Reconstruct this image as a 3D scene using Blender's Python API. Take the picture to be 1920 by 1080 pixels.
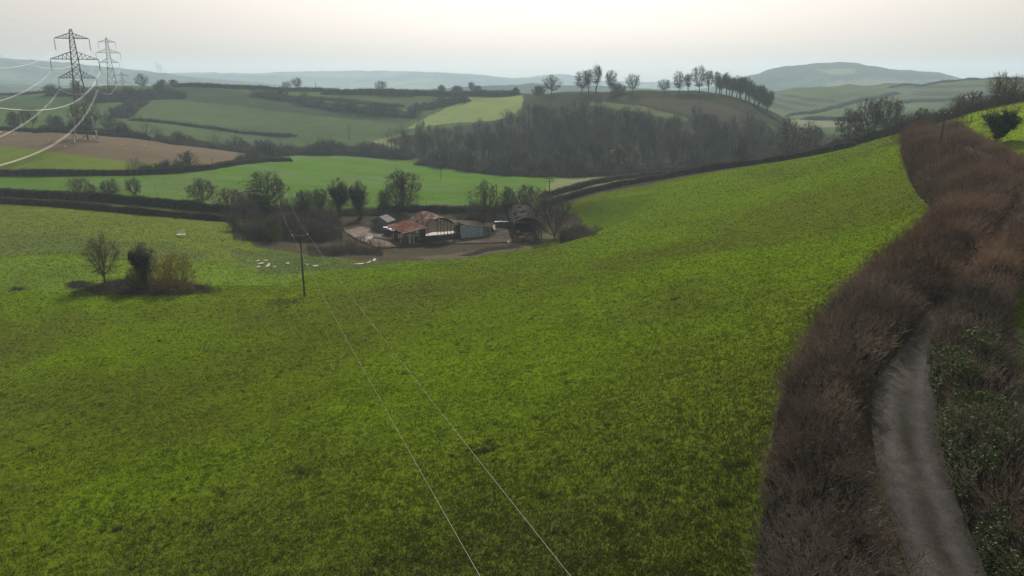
import bpy, math, random
import numpy as np
from math import radians as R
random.seed(7); rng = np.random.default_rng(7)
S = bpy.context.scene
for o in list(bpy.data.objects): bpy.data.objects.remove(o)
COL = S.collection
# ------------------------------------------------------------ camera, sky, sun, exposure
PW, PH, F = 1920.0, 1080.0, 1400.0
PITCH = math.atan(0.2714); CP, SP = math.cos(PITCH), math.sin(PITCH)
CZ = 60.0
cd = bpy.data.cameras.new('camera'); cam = bpy.data.objects.new('camera', cd); COL.objects.link(cam)
cam.location = (0, 0, CZ); cam.rotation_euler = (math.pi/2 - PITCH, 0, 0)
cd.sensor_width = 36; cd.lens = 36*F/PW; cd.clip_end = 30000; cd.clip_start = 0.5
S.camera = cam
SUN_EL, SUN_AZ = R(36), R(3)            # azimuth measured from +Y towards +X
w = bpy.data.worlds.new('World'); S.world = w; w.use_nodes = True
nt = w.node_tree; nt.nodes.clear()
sky = nt.nodes.new('ShaderNodeTexSky'); sky.sky_type = 'NISHITA'; sky.sun_disc = False
sky.sun_elevation = SUN_EL; sky.sun_rotation = SUN_AZ; sky.air_density = 1.3; sky.dust_density = 6.0; sky.ozone_density = 1.5
sky.altitude = 100
hs = nt.nodes.new('ShaderNodeHueSaturation'); hs.inputs['Saturation'].default_value = 0.38; gm = nt.nodes.new('ShaderNodeGamma'); gm.inputs[1].default_value = 0.60; ml = nt.nodes.new('ShaderNodeVectorMath'); ml.operation = 'MULTIPLY'; ml.inputs[1].default_value = (1.56, 1.42, 1.34)
bg = nt.nodes.new('ShaderNodeBackground'); bg.inputs[1].default_value = 0.12
ow = nt.nodes.new('ShaderNodeOutputWorld')
nt.links.new(sky.outputs[0], hs.inputs['Color']); nt.links.new(hs.outputs[0], gm.inputs[0]); nt.links.new(gm.outputs[0], ml.inputs[0]); nt.links.new(ml.outputs[0], bg.inputs[0]); nt.links.new(bg.outputs[0], ow.inputs[0])
sd = bpy.data.lights.new('sun', 'SUN'); sd.energy = 5.0; sd.angle = R(0.6); sd.color = (1, 0.94, 0.84)
so = bpy.data.objects.new('sun', sd); COL.objects.link(so)
so.rotation_euler = (math.pi/2 - SUN_EL, 0, math.pi - SUN_AZ); so.location = (0, 0, 400)
S.view_settings.view_transform = 'Standard'; S.view_settings.look = 'None'
S.view_settings.exposure = 0.40; S.view_settings.gamma = 1
HAZE_D = 0.00018

# ------------------------------------------------------------ camera maths (1920x1080 pixels of the photograph)
def slope(py):
    cy = (540 - py)/F
    return (cy*CP - SP)/(CP + cy*SP)
def xratio(px, py):
    cy = (540 - py)/F
    return ((px - 960)/F)/(CP + cy*SP)
def proj(x, y, z):
    z = z - CZ
    d = y*CP - z*SP; u = y*SP + z*CP
    return 960 + F*x/d, 540 - F*u/d

# ------------------------------------------------------------ numpy noise
def hash2(ix, iy, s):
    h = (ix.astype(np.int64)*374761393 + iy.astype(np.int64)*668265263 + s*1442695041) & 0xffffffff
    h = ((h ^ (h >> 13))*1274126177) & 0xffffffff
    h = ((h ^ (h >> 15))*2246822519) & 0xffffffff
    return ((h ^ (h >> 16)) & 0xffff)/65535.0
def vnoise(x, y, s=0):
    x = np.asarray(x, float); y = np.asarray(y, float)
    ix = np.floor(x); iy = np.floor(y); fx = x-ix; fy = y-iy
    fx = fx*fx*(3-2*fx); fy = fy*fy*(3-2*fy)
    a = hash2(ix, iy, s); b = hash2(ix+1, iy, s); c = hash2(ix, iy+1, s); d = hash2(ix+1, iy+1, s)
    return (a*(1-fx)+b*fx)*(1-fy) + (c*(1-fx)+d*fx)*fy
def fbm(x, y, o=3, s=0):
    v = 0; a = .5; t = 0
    for k in range(o):
        v = v + a*vnoise(x*2**k+17.3*k, y*2**k-9.1*k, s+k); t += a; a *= .5
    return v/t

# ------------------------------------------------------------ terrain heights
CPTS = [  # (pixel x, pixel y, distance Y)
 (1770,1080,28),(1420,1080,29),(960,1080,33),(480,1080,36),(0,1080,38),(-400,1080,39),(2300,1080,28),
 (1680,800,38),(1440,800,40),(960,800,50),(480,800,57),(0,800,60),(-400,800,62),(2300,800,37),
 (1750,600,51),(1560,620,53),(1250,620,67),(960,620,80),(480,620,88),(0,620,91),(-400,620,94),
 (571,555,111),(960,540,103),(1300,500,90),(1600,500,75),(1780,410,85),(1560,400,120),(1300,400,150),(1100,440,165),
 (1680,262,190),(1500,300,200),(1330,320,235),(1200,345,235),(1070,375,225),
 (820,458,182),(900,472,164),(960,445,188),(680,490,152),(500,495,150),(190,545,112),(0,545,110),(-400,545,110),
 (0,470,140),(330,440,165),(0,385,200),(250,395,200),(440,410,202),(-400,390,200),
 (0,345,250),(500,350,270),(850,390,232),(827,337,312),(560,292,415),(1000,330,330),(1190,330,322),
 (0,325,270),(250,325,275),(0,245,400),(160,268,328),(430,290,370),(0,285,320),(-400,285,320),(-400,240,400),
 (0,178,640),(150,240,430),(150,192,560),(-400,178,640),(150,168,690),(210,172,760),(270,165,740),
 (600,290,450),(470,280,460),(335,160,680),(460,163,700),(600,168,720),(760,170,720),(960,173,700),
 (400,200,600),(400,235,520),(700,260,500),(700,210,600),(960,190,620),(860,230,560),(930,200,600),(820,215,600),
 (1030,178,560),(1200,172,540),(1330,172,520),(1440,205,520),(1530,250,520),(1000,300,400),(1200,300,375),(1200,235,450),(1000,240,470),
 (1640,262,230),(1500,222,720),(1450,172,1100),(1640,162,1150),(1860,150,1000),(1960,145,950),(2300,140,950),(1700,200,850),(1850,190,800),
 (1920,195,175),(2300,180,175),(1800,225,170),(1900,270,125),(1790,288,130),(1908,385,87),(2300,400,87),
 (1900,700,43),(1900,900,33.5),
]
ZPTS = [ # (pixel x, z relative to camera, distance Y): ground that the photo hides
 (1400,-38,330),(1560,-34,330),(1700,-26,330),(1900,-12,300),(2300,-8,300),(1560,-36,420),(1750,-36,500),(1950,-30,500),
 (0,-45,1000),(400,-50,1000),(700,-55,1100),(960,-50,1000),(1200,-50,800),(1350,-45,760),(-400,-45,1000),
 (0,-60,1500),(500,-60,1600),(1000,-60,1600),(1500,-45,1600),(1900,-30,1500),(2300,-30,1500),(-400,-60,1500),
 (0,-27,10),(960,-22,10),(1900,-20,10),(-400,-28,10),(2300,-20,10),
 (0,-70,9000),(960,-70,9000),(1900,-70,9000),(2300,-70,9000),(-400,-70,9000),(600,-60,3000),(1500,-60,3000),(2300,-60,3000),(-400,-60,3000)]
P = []
for px, py, Y in CPTS: P.append((xratio(px, py)*Y, Y, slope(py)*Y))
for px, z, Y in ZPTS: P.append((xratio(px, 170)*Y, Y, z))
P = np.array(P)
def lp(x, y):
    return 2.0*np.arctan2(x, y), np.log(np.hypot(x, y))
pa, pb = lp(P[:,0], P[:,1])
def phi(r2): return 0.5*r2*np.log(r2 + 1e-9)
n = len(P)
A = phi((pa[:,None]-pa)**2 + (pb[:,None]-pb)**2) + np.eye(n)*2e-4
Q = np.stack([np.ones(n), pa, pb], 1)
M = np.block([[A, Q], [Q.T, np.zeros((3,3))]])
sol = np.linalg.solve(M, np.concatenate([P[:,2], np.zeros(3)]))
AMIN, AMAX = -math.atan(1.0), math.atan(1.0)
def base_h(a, b):      # a=2*azimuth, b=log r (flat arrays)
    out = np.empty_like(a)
    for i in range(0, len(a), 20000):
        s = slice(i, i+20000)
        out[s] = phi((a[s,None]-pa)**2 + (b[s,None]-pb)**2) @ sol[:n] + sol[n] + sol[n+1]*a[s] + sol[n+2]*b[s]
    return out
def ridge(z, az, r, crest, Y0, wf, wb, foot):
    c = sorted(crest)
    ca = np.array([math.atan(xratio(p, q)) for p, q in c]); cz = np.array([slope(q)*Y0 for p, q in c])
    h = np.interp(az, ca, cz)
    Yv = r*np.cos(az)
    d = (Yv - Y0*(1+.03*np.sin(az*23)))
    t = np.where(d < 0, -d/wf, d/wb)
    g = np.exp(-t*t*1.6)
    zz = foot + (h-foot)*g
    k = 4.0
    return np.where(zz > z, zz, z) + np.log1p(np.exp(-np.abs(zz-z)/k))*k*np.clip((r-1200)/500, 0, 1)*.3
# lookup grid
ga = np.linspace(AMIN, AMAX, 700); gb = np.linspace(math.log(8), math.log(9500), 900)
GA, GB = np.meshgrid(ga, gb)
small_a = np.linspace(AMIN, AMAX, 181); small_b = np.linspace(gb[0], gb[-1], 240)
SA, SB = np.meshgrid(small_a, small_b)
sm = base_h((2*SA).ravel(), SB.ravel()).reshape(SA.shape)
def bil(grid, a0, a1, b0, b1, a, b):
    nb, na = grid.shape
    u = np.clip((a-a0)/(a1-a0), 0, 1)*(na-1); v = np.clip((b-b0)/(b1-b0), 0, 1)*(nb-1)
    iu = np.minimum(u.astype(int), na-2); iv = np.minimum(v.astype(int), nb-2)
    fu = u-iu; fv = v-iv
    return (grid[iv,iu]*(1-fu)+grid[iv,iu+1]*fu)*(1-fv) + (grid[iv+1,iu]*(1-fu)+grid[iv+1,iu+1]*fu)*fv
G = bil(sm, AMIN, AMAX, gb[0], gb[-1], GA, GB)
GR = np.exp(GB); GX = GR*np.sin(GA); GY = GR*np.cos(GA)
G = G*np.clip(1-(GR-1600)/1200, 0, 1) + (-62)*np.clip((GR-1600)/1200, 0, 1)
G = ridge(G, GA, GR, [(-800,145),(-200,148),(0,152),(60,155),(120,160),(200,168),(320,174),(500,178),(700,174),(850,165),(930,160),(1000,158),(1100,162),(1300,170),(1500,175)], 1900, 420, 500, -62)
G = ridge(G, GA, GR, [(-800,113),(-300,112),(0,112),(60,113),(130,117),(200,125),(300,137),(380,147),(500,157),(600,168),(800,176),(2200,178)], 3000, 900, 900, -62)
G = ridge(G, GA, GR, [(-800,150),(150,150),(250,141),(330,137),(480,138),(600,133),(700,132),(800,135),(900,141),(960,147),(1000,144),(1020,141),(1055,138),(1085,143),(1120,152),(1250,155),(1350,160),(1500,172),(2200,172)], 4300, 900, 1000, -62)
G = ridge(G, GA, GR, [(-800,180),(1200,180),(1330,166),(1400,143),(1425,137),(1440,130),(1465,124),(1530,119),(1600,118),(1650,128),(1700,133),(1760,136),(1790,146),(1850,160),(1950,168),(2400,170)], 2500, 620, 700, -62)
# levelled farmyard
FX, FY, FZ = -14.0, 193.0, slope(458)*182
dd = np.hypot((GX-FX)/34, (GY-FY)/22)
wf = np.clip(1.6-dd, 0, .6)/.6; wf = wf*wf*(3-2*wf)
G = G*(1-wf) + FZ*wf
G += (fbm(GX/45, GY/45, 3, 5)-.5)*np.clip(GR/150, .3, 6)*(1-wf)*np.where(GR<900, 1.2, 2.0)
def H(x, y):
    x = np.asarray(x, float); y = np.asarray(y, float)
    return bil(G, AMIN, AMAX, gb[0], gb[-1], np.arctan2(x, y), np.log(np.maximum(np.hypot(x, y), 1.0))) + CZ
HY = np.exp(np.linspace(math.log(15), math.log(8000), 3000))
def hit(px, py, near=15, far=8000):
    """first ground point a sight line meets beyond `near`"""
    k = slope(py); xr = xratio(px, py)
    g = (H(xr*HY, HY)-CZ)/HY - k
    ok = (HY >= near) & (HY <= far)
    i = np.nonzero(ok & (g >= 0))[0]
    if len(i) == 0: i = [int(np.argmax(np.where(ok, g, -9)))]
    j = i[0]; Y = HY[j]
    if j > 0 and g[j] > 0 and g[j-1] < 0 and HY[j-1] >= near:
        t = -g[j-1]/(g[j]-g[j-1]); Y = HY[j-1]*(1-t)+HY[j]*t
    return np.array([xr*Y, Y])
def atY(px, Y, py=200): return np.array([xratio(px, py)*Y, Y])
S.cycles.use_denoising = True; S.cycles.denoising_prefilter = 'ACCURATE'; S.cycles.max_bounces = 5; S.cycles.diffuse_bounces = 2; S.cycles.glossy_bounces = 2
S.cycles.transmission_bounces = 3; S.cycles.volume_bounces = 2; S.cycles.transparent_max_bounces = 8
# ------------------------------------------------------------ mesh helpers
def mesh(name, verts, faces, mats=None, cols=None, midx=None, smooth=False):
    """verts Nx3, faces: list of equal-width index arrays; cols per vertex (linear)"""
    me = bpy.data.meshes.new(name)
    if isinstance(faces, np.ndarray): faces = [faces]
    verts = np.ascontiguousarray(verts, dtype=np.float32)
    faces = [np.asarray(f, dtype=np.int32) for f in faces if len(f)]
    me.vertices.add(len(verts)); me.vertices.foreach_set('co', verts.ravel())
    li = np.concatenate([f.ravel() for f in faces]); tot = np.concatenate([np.full(len(f), f.shape[1], np.int32) for f in faces])
    st = np.concatenate([[0], np.cumsum(tot)[:-1]]).astype(np.int32)
    me.loops.add(len(li)); me.loops.foreach_set('vertex_index', li)
    me.polygons.add(len(tot)); me.polygons.foreach_set('loop_start', st); me.polygons.foreach_set('loop_total', tot)
    if midx is not None: me.polygons.foreach_set('material_index', midx.astype(np.int32))
    me.polygons.foreach_set('use_smooth', np.full(len(tot), smooth))
    me.update(calc_edges=True)
    if cols is not None:
        at = me.color_attributes.new('col', 'FLOAT_COLOR', 'POINT')
        c = np.ones((len(verts), 4), np.float32); c[:, :3] = cols; at.data.foreach_set('color', c.ravel())
    for m in (mats or []): me.materials.append(m)
    return me
def add(name, me, parent=None, loc=None, **props):
    o = bpy.data.objects.new(name, me); COL.objects.link(o)
    if parent is not None: o.parent = parent
    if loc is not None: o.location = loc
    for k, v in props.items():
        if v is not None: o[k] = v
    return o
def empty(name, loc, rz=0, **props):
    o = add(name, None, None, loc, **props); o.rotation_euler = (0, 0, rz); o.empty_display_size = .3
    return o
class MB:
    def __init__(s): s.v = []; s.q = []; s.t = []; s.c = []; s.n = 0
    def put(s, v, q=None, t=None, c=None):
        v = np.asarray(v, float).reshape(-1, 3)
        if q is not None and len(q): s.q.append(np.asarray(q)+s.n)
        if t is not None and len(t): s.t.append(np.asarray(t)+s.n)
        s.v.append(v); s.n += len(v)
        cc = np.empty((len(v), 3)); cc[:] = (.5, .5, .5) if c is None else c; s.c.append(cc)
    def box(s, c, d, rz=0, col=None, M=None):
        v = np.array([[x, y, z] for x in (-.5, .5) for y in (-.5, .5) for z in (-.5, .5)])*np.asarray(d, float)
        a = math.cos(rz), math.sin(rz)
        v = np.stack([v[:,0]*a[0]-v[:,1]*a[1], v[:,0]*a[1]+v[:,1]*a[0], v[:,2]], 1)
        s.put(v+np.asarray(c, float), q=[[0,1,3,2],[4,6,7,5],[0,4,5,1],[2,3,7,6],[0,2,6,4],[1,5,7,3]], c=col)
    def tubes(s, p0, p1, r0, r1, n=4, c=None):
        """vectorised tapered prisms"""
        p0 = np.asarray(p0, float).reshape(-1, 3); p1 = np.asarray(p1, float).reshape(-1, 3)
        m = len(p0); r0 = np.broadcast_to(r0, m); r1 = np.broadcast_to(r1, m)
        d = p1-p0; L = np.linalg.norm(d, axis=1, keepdims=True)+1e-9; d = d/L
        up = np.where(np.abs(d[:, 2:3]) > .9, np.array([[1., 0, 0]]), np.array([[0, 0, 1.]]))
        a = np.cross(d, up); a /= np.linalg.norm(a, axis=1, keepdims=True)+1e-9; b = np.cross(d, a)
        th = np.arange(n)*2*np.pi/n
        ring = a[:, None]*np.cos(th)[None, :, None] + b[:, None]*np.sin(th)[None, :, None]
        v = np.concatenate([p0[:, None]+ring*r0[:, None, None], p1[:, None]+ring*r1[:, None, None]], 1).reshape(-1, 3)
        k = np.arange(n); k2 = (k+1) % n
        q = np.stack([k, k2, k2+n, k+n], 1)[None]+(np.arange(m)*2*n)[:, None, None]
        cc = None if c is None else (np.repeat(np.asarray(c, float), 2*n, axis=0) if np.ndim(c) == 2 else c)
        s.put(v, q=q.reshape(-1, 4), c=cc)
    def bar(s, p0, p1, r, n=6, c=None, r1=None):
        s.tubes([p0], [p1], [r], [r if r1 is None else r1], n, c)
        k = s.n-2*n
        s.t.append(np.array([[k, k+i+1, k+i] for i in range(1, n-1)])); s.t.append(np.array([[k+n, k+n+i, k+n+i+1] for i in range(1, n-1)]))
    def path(s, pts, r, n=4, c=None):
        pts = np.asarray(pts, float); r = np.broadcast_to(r, len(pts))
        s.tubes(pts[:-1], pts[1:], r[:-1], r[1:], n, c)
    def me(s, name, mats, smooth=False):
        f = []
        if s.q: f.append(np.concatenate(s.q))
        if s.t: f.append(np.concatenate(s.t))
        return mesh(name, np.concatenate(s.v), f, mats if isinstance(mats, (list, tuple)) else [mats], np.concatenate(s.c), smooth=smooth)

# ------------------------------------------------------------ materials
def mat(name, rough=.8, spec=.2, col=None, attr=True, n1=None, n2=None, bump=None, trans=0, metal=0, randv=0, wet=False):
    """attr colour x noise layers (scale, low, high) ; bump=(scale,strength,distance)"""
    m = bpy.data.materials.new(name); m.use_nodes = True; T = m.node_tree; N = T.nodes; Lk = T.links
    b = N['Principled BSDF']; b.inputs['Roughness'].default_value = rough; b.inputs['Specular IOR Level'].default_value = spec
    b.inputs['Metallic'].default_value = metal
    if attr:
        a = N.new('ShaderNodeAttribute'); a.attribute_name = 'col'; cur = a.outputs['Color']
    else:
        a = N.new('ShaderNodeRGB'); a.outputs[0].default_value = (*col, 1); cur = a.outputs[0]
    tc = N.new('ShaderNodeTexCoord')
    for nn in (n1, n2):
        if not nn: continue
        sc, lo, hi = nn[:3]
        t = N.new('ShaderNodeTexNoise'); t.inputs['Scale'].default_value = sc; t.inputs['Detail'].default_value = 5; t.inputs['Roughness'].default_value = .65
        if len(nn) > 3:
            mp = N.new('ShaderNodeMapping'); mp.inputs['Scale'].default_value = nn[3]; Lk.new(tc.outputs['Object'], mp.inputs[0]); Lk.new(mp.outputs[0], t.inputs['Vector'])
        else: Lk.new(tc.outputs['Object'], t.inputs['Vector'])
        r = N.new('ShaderNodeMapRange'); r.inputs[1].default_value = .3; r.inputs[2].default_value = .7; r.inputs[3].default_value = lo; r.inputs[4].default_value = hi
        Lk.new(t.outputs[0], r.inputs[0])
        mx = N.new('ShaderNodeVectorMath'); mx.operation = 'MULTIPLY'; Lk.new(cur, mx.inputs[0]); Lk.new(r.outputs[0], mx.inputs[1]); cur = mx.outputs[0]
    if randv:
        oi = N.new('ShaderNodeObjectInfo'); r = N.new('ShaderNodeMapRange'); r.inputs[3].default_value = 1-randv; r.inputs[4].default_value = 1+randv
        Lk.new(oi.outputs['Random'], r.inputs[0]); mx = N.new('ShaderNodeVectorMath'); mx.operation = 'MULTIPLY'; Lk.new(cur, mx.inputs[0]); Lk.new(r.outputs[0], mx.inputs[1]); cur = mx.outputs[0]
    Lk.new(cur, b.inputs['Base Color'])
    if bump:
        prev = None
        for (sc, stg, dist) in (bump if isinstance(bump, list) else [bump]):
            t = N.new('ShaderNodeTexNoise'); t.inputs['Scale'].default_value = sc; t.inputs['Detail'].default_value = 4; t.inputs['Roughness'].default_value = .6
            Lk.new(tc.outputs['Object'], t.inputs['Vector'])
            bp = N.new('ShaderNodeBump'); bp.inputs['Strength'].default_value = stg; bp.inputs['Distance'].default_value = dist
            Lk.new(t.outputs[0], bp.inputs['Height'])
            if prev: Lk.new(prev.outputs[0], bp.inputs['Normal'])
            prev = bp
        Lk.new(prev.outputs[0], b.inputs['Normal'])
    if trans:
        tr = N.new('ShaderNodeBsdfTranslucent'); Lk.new(cur, tr.inputs[0]); mxs = N.new('ShaderNodeMixShader'); mxs.inputs[0].default_value = trans
        Lk.new(b.outputs[0], mxs.inputs[1]); Lk.new(tr.outputs[0], mxs.inputs[2]); Lk.new(mxs.outputs[0], N['Material Output'].inputs['Surface'])
    return m
M_ground = mat('ground_turf', .9, .0, n1=(.05, .9, 1.1), n2=(1.7, .82, 1.18), bump=[(.9, .35, .2), (3.5, .5, .1)])
M_tuft = mat('grass_blades', .55, .25, trans=.35)
M_twig = mat('bare_twigs', .8, .15, randv=.12, trans=.12)
M_bark = mat('bark', .85, .15, n1=(3, .7, 1.3), randv=.12)
M_core = mat('bramble_mass', .9, .0, n1=(1.3, .5, 1.5), n2=(6, .6, 1.4), bump=(2.5, 1, .4))
M_leaf = mat('leaves', .7, .12, trans=.15, randv=.08)
M_lane = mat('lane_tarmac', .9, .03, n1=(1.6, .75, 1.25), n2=(11, .65, 1.35), bump=(14, .6, .04))
M_paint = mat('plain', .75, .08, n1=(2.5, .75, 1.2))
M_rust = mat('rusted_sheet', .95, .0, n1=(.9, .5, 1.5), n2=(5, .65, 1.35), bump=(3, .3, .03))
M_steel = mat('galvanised_steel', .5, .5, n1=(1, .85, 1.15))
M_wire = mat('conductor_metal', .6, .3)
M_wood = mat('weathered_wood', .8, .2, n1=(3, .7, 1.25))
M_wool = mat('sheep_wool', .9, .1)
m = bpy.data.materials.new('puddle_water'); m.use_nodes = True; M_water = m
b = m.node_tree.nodes['Principled BSDF']; b.inputs['Base Color'].default_value = (.09, .08, .065, 1); b.inputs['Roughness'].default_value = .04; b.inputs['Specular IOR Level'].default_value = 1.0; b.inputs['IOR'].default_value = 1.5
# ------------------------------------------------------------ the ground sheet
def inpoly(x, y, poly):
    p = np.asarray(poly, float); inside = np.zeros(x.shape, bool); j = len(p)-1
    for i in range(len(p)):
        if p[i,1] != p[j,1]:
            c = ((p[i,1] > y) != (p[j,1] > y)) & (x < (p[j,0]-p[i,0])*(y-p[i,1])/(p[j,1]-p[i,1])+p[i,0]); inside ^= c
        j = i
    return inside
half = R(41)
az = np.concatenate([np.linspace(-math.pi, -half, 60)[:-1], np.linspace(-half, half, 1180), np.linspace(half, math.pi, 60)[1:]])
rr = np.concatenate([[2.0, 8.0, 14.0], np.exp(np.linspace(math.log(20), math.log(1500), 900)), np.exp(np.linspace(math.log(1500), math.log(5450), 150))[1:]])
AZ, RR = np.meshgrid(az, rr); X = RR*np.sin(AZ); Y = RR*np.cos(AZ)
Z = bil(G, AMIN, AMAX, gb[0], gb[-1], np.clip(AZ, AMIN, AMAX), np.log(np.maximum(RR, 8.1)))
near = (RR < 420)
bumpy = np.zeros_like(Z)
xs, ys = X[near], Y[near]
bumpy[near] = (fbm(xs/1.1, ys/1.1, 3, 21)-.5)*.12 + (fbm(xs/.45, ys/.45, 2, 31)-.5)*.08 + (fbm(xs/6, ys/6, 2, 41)-.5)*.14
PXm, PYm = proj(X, Y, Z+CZ)
front = Y > 5
jx = (fbm(X/9, Y/9, 3, 3)-.5); 
PXm = np.where(front, PXm + jx*9, -9999); PYm = np.where(front, PYm + (fbm(X/9+50, Y/9, 3, 4)-.5)*np.clip(500/RR,.3,4)*2.2, -9999)
C = np.empty(X.shape+(3,)); C[:] = (.066, .104, .004)
J1 = (fbm(X/14, Y/14, 4, 203)-.5)*2; J2 = (fbm(X/14+80, Y/14, 4, 204)-.5)*2
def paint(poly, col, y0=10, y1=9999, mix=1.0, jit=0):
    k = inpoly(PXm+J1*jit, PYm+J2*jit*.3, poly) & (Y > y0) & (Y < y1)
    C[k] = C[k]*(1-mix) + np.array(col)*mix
big = fbm(X/22, Y/22, 4, 8); big2 = fbm(X/60, Y/60, 3, 9)
C[(RR > 420)] = (.055, .082, .030)
C[(RR > 1500)] = (.046, .068, .042)
wd = fbm(X/230, Y/150, 4, 12)
C[(RR > 1500) & (wd > .53)] = (.024, .032, .024)
k = (RR > 1500) & (wd < .36); C[k] = (.09, .11, .065)
# near field, patches of older olive grass
near_f = (RR < 260)
t = np.clip((big-.42)*4, 0, 1)[..., None]*near_f[..., None]
C = C*(1-t*.55) + np.array((.080, .090, .012))*t*.35
# rough pasture on the left, between the hedge and the wet ground
paint([(-900,372),(0,383),(250,398),(440,412),(470,450),(560,500),(560,515),(380,490),(250,480),(0,478),(-900,470)], (.080,.104,.020), 105, 260, .8, jit=60)
paint([(-900,425),(0,440),(300,445),(430,470),(380,485),(0,480),(-900,480)], (.06,.078,.025), 100, 260, .6, jit=60)
paint([(-900,480),(0,484),(300,488),(480,500),(600,520),(560,528),(400,535),(250,545),(0,548),(-900,548)], (.078,.122,.014), 60, 200, 1, jit=50)
worn_vignette = (np.exp(-((X-1)/24)**2-((Y-30)/17)**2)*(.45+.5*fbm(X/7, Y/7, 4, 301)) + .35*np.clip((fbm(X/16, Y/16, 4, 302)-.52)*4, 0, 1))*(RR < 150)  # worn olive patches, plus a vignette's darkening painted into the foreground turf
C += (np.array((.050, .058, .012))-C)*np.clip(worn_vignette, 0, .8)[..., None]
# farm: mud, churned ground
paint([(452,412),(560,395),(680,402),(950,385),(1075,395),(1105,432),(1060,447),(1000,458),(960,470),(880,486),(780,492),(720,486),(600,486),(520,470),(480,458)], (.045,.038,.026), 100, 300, 1, jit=40)
paint([(440,470),(520,470),(610,488),(720,486),(760,492),(640,512),(560,515),(470,505)], (.06,.082,.022), 100, 300, 1, jit=50)
paint([(780,482),(1000,455),(1020,462),(900,488),(800,494)], (.075,.065,.045), 100, 300, .8, jit=50)
paint([(860,478),(900,468),(960,455),(985,462),(930,470),(880,480)], (.022,.019,.016), 100, 300, 1, jit=15)
paint([(1000,445),(1060,420),(1110,425),(1100,440),(1040,447)], (.09,.085,.045), 100, 300, .7)
# green field across the valley
mid = [(-900,330),(0,332),(260,326),(400,318),(520,294),(560,290),(640,292),(760,302),(900,322),(1030,336),(1040,350),(1020,372),(850,388),(700,392),(440,385),(250,372),(0,362),(-900,360)]
paint(mid, (.065,.125,.018), 190, 470)
k = inpoly(PXm, PYm, mid) & (Y > 190) & (Y < 470); s_ = fbm(X/30, Y/9, 4, 15)
tt = (np.clip((s_-.47)*6, 0, 1)*k)[..., None]*.5; C = C*(1-tt)+np.array((.095,.125,.06))*tt
paint([(1040,336),(1100,333),(1230,326),(1180,336),(1110,350),(1040,372),(1020,360)], (.125,.145,.065), 200, 400)
paint([(-900,262),(0,272),(130,288),(255,306),(262,318),(0,318),(-900,318)], (.095,.125,.022), 200, 460)
paint([(-900,236),(0,241),(130,249),(280,262),(400,272),(462,279),(455,292),(400,308),(255,306),(130,288),(0,272),(-900,262)], (.105,.082,.055), 250, 600)
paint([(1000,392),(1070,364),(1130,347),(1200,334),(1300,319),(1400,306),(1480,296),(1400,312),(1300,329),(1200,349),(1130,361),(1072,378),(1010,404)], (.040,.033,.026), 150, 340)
# left hill fields
paint([(-900,170),(145,176),(200,192),(250,185),(330,160),(420,185),(640,220),(760,238),(830,250),(700,270),(560,262),(430,255),(240,225),(-900,225)], (.060,.088,.036), 420, 900)
paint([(240,228),(330,232),(440,246),(560,262),(520,272),(420,262),(260,248)], (.058,.084,.036), 400, 900)
paint([(290,158),(420,168),(560,188),(700,200),(790,215),(760,232),(600,218),(420,196),(300,185)], (.038,.056,.028), 420, 900)
paint([(-900,178),(0,178),(145,182),(170,200),(0,202),(-900,202)], (.048,.074,.034), 420, 900)
paint([(760,172),(980,178),(985,200),(940,225),(830,232),(790,238),(760,242),(830,205),(870,190),(780,185)], (.15,.19,.065), 420, 900)  # sunlit streak on the hill, its brightness painted into the field colour
paint([(660,182),(750,180),(830,184),(850,196),(800,212),(700,196)], (.06,.085,.036), 420, 900)
paint([(700,265),(760,248),(800,250),(770,272),(720,275)], (.14,.16,.08), 400, 900)
# wooded hill
paint([(985,176),(1100,172),(1340,170),(1445,198),(1535,248),(1620,262),(1560,330),(1200,332),(900,320),(780,296),(725,262),(800,245),(900,232),(975,216)], (.040,.042,.026), 300, 760)
paint([(1110,190),(1200,198),(1290,222),(1285,228),(1190,210),(1100,196)], (.09,.11,.05), 380, 760)
paint([(1130,178),(1330,190),(1440,225),(1430,235),(1300,215),(1180,190)], (.065,.06,.042), 380, 760, .7)
paint([(1390,235),(1440,232),(1475,246),(1420,245)], (.06,.085,.045), 380, 760)
# right-hand strip hill
paint([(1440,176),(1560,170),(1700,158),(1860,148),(2400,140),(2400,240),(1920,240),(1560,240),(1470,220),(1430,200)], (.068,.092,.038), 600, 1400)
for s in ([(1455,175),(1500,180),(1560,187),(1575,193),(1530,191),(1480,183)], [(1440,180),(1480,188),(1540,198),(1520,201),(1460,190)], [(1440,190),(1470,198),(1500,206),(1470,206),(1440,198)],
          [(1700,178),(1730,171),(1900,172),(1900,179),(1740,180)], [(1680,187),(1720,184),(1900,188),(1900,194),(1720,193)], [(1660,166),(1750,160),(1860,158),(1860,163),(1740,166)],
          [(1500,223),(1620,222),(1625,228),(1510,229)]):
    paint(s, (.048,.046,.036), 600, 1400)
paint([(1470,225),(1560,222),(1620,228),(1640,236),(1500,240)], (.14,.16,.09), 500, 1400)
# right-hand far tump: wooded scarp
paint([(1395,140),(1430,130),(1530,117),(1610,116),(1650,128),(1790,146),(1700,152),(1640,140),(1600,150),(1560,152),(1540,140),(1480,142),(1420,148)], (.030,.038,.028), 1900, 3200)
paint([(1525,130),(1600,128),(1610,138),(1560,140)], (.10,.13,.06), 1900, 3200)
# near hillside on the right, pasture beyond the lane hedge
paint([(1795,228),(1830,210),(1920,192),(2500,150),(2500,330),(1920,285),(1850,275)], (.115,.165,.012), 60, 240)
k = (X > 0) & (RR < 60) & (PXm > 1860); C[k] = (.075,.085,.04)
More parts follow.
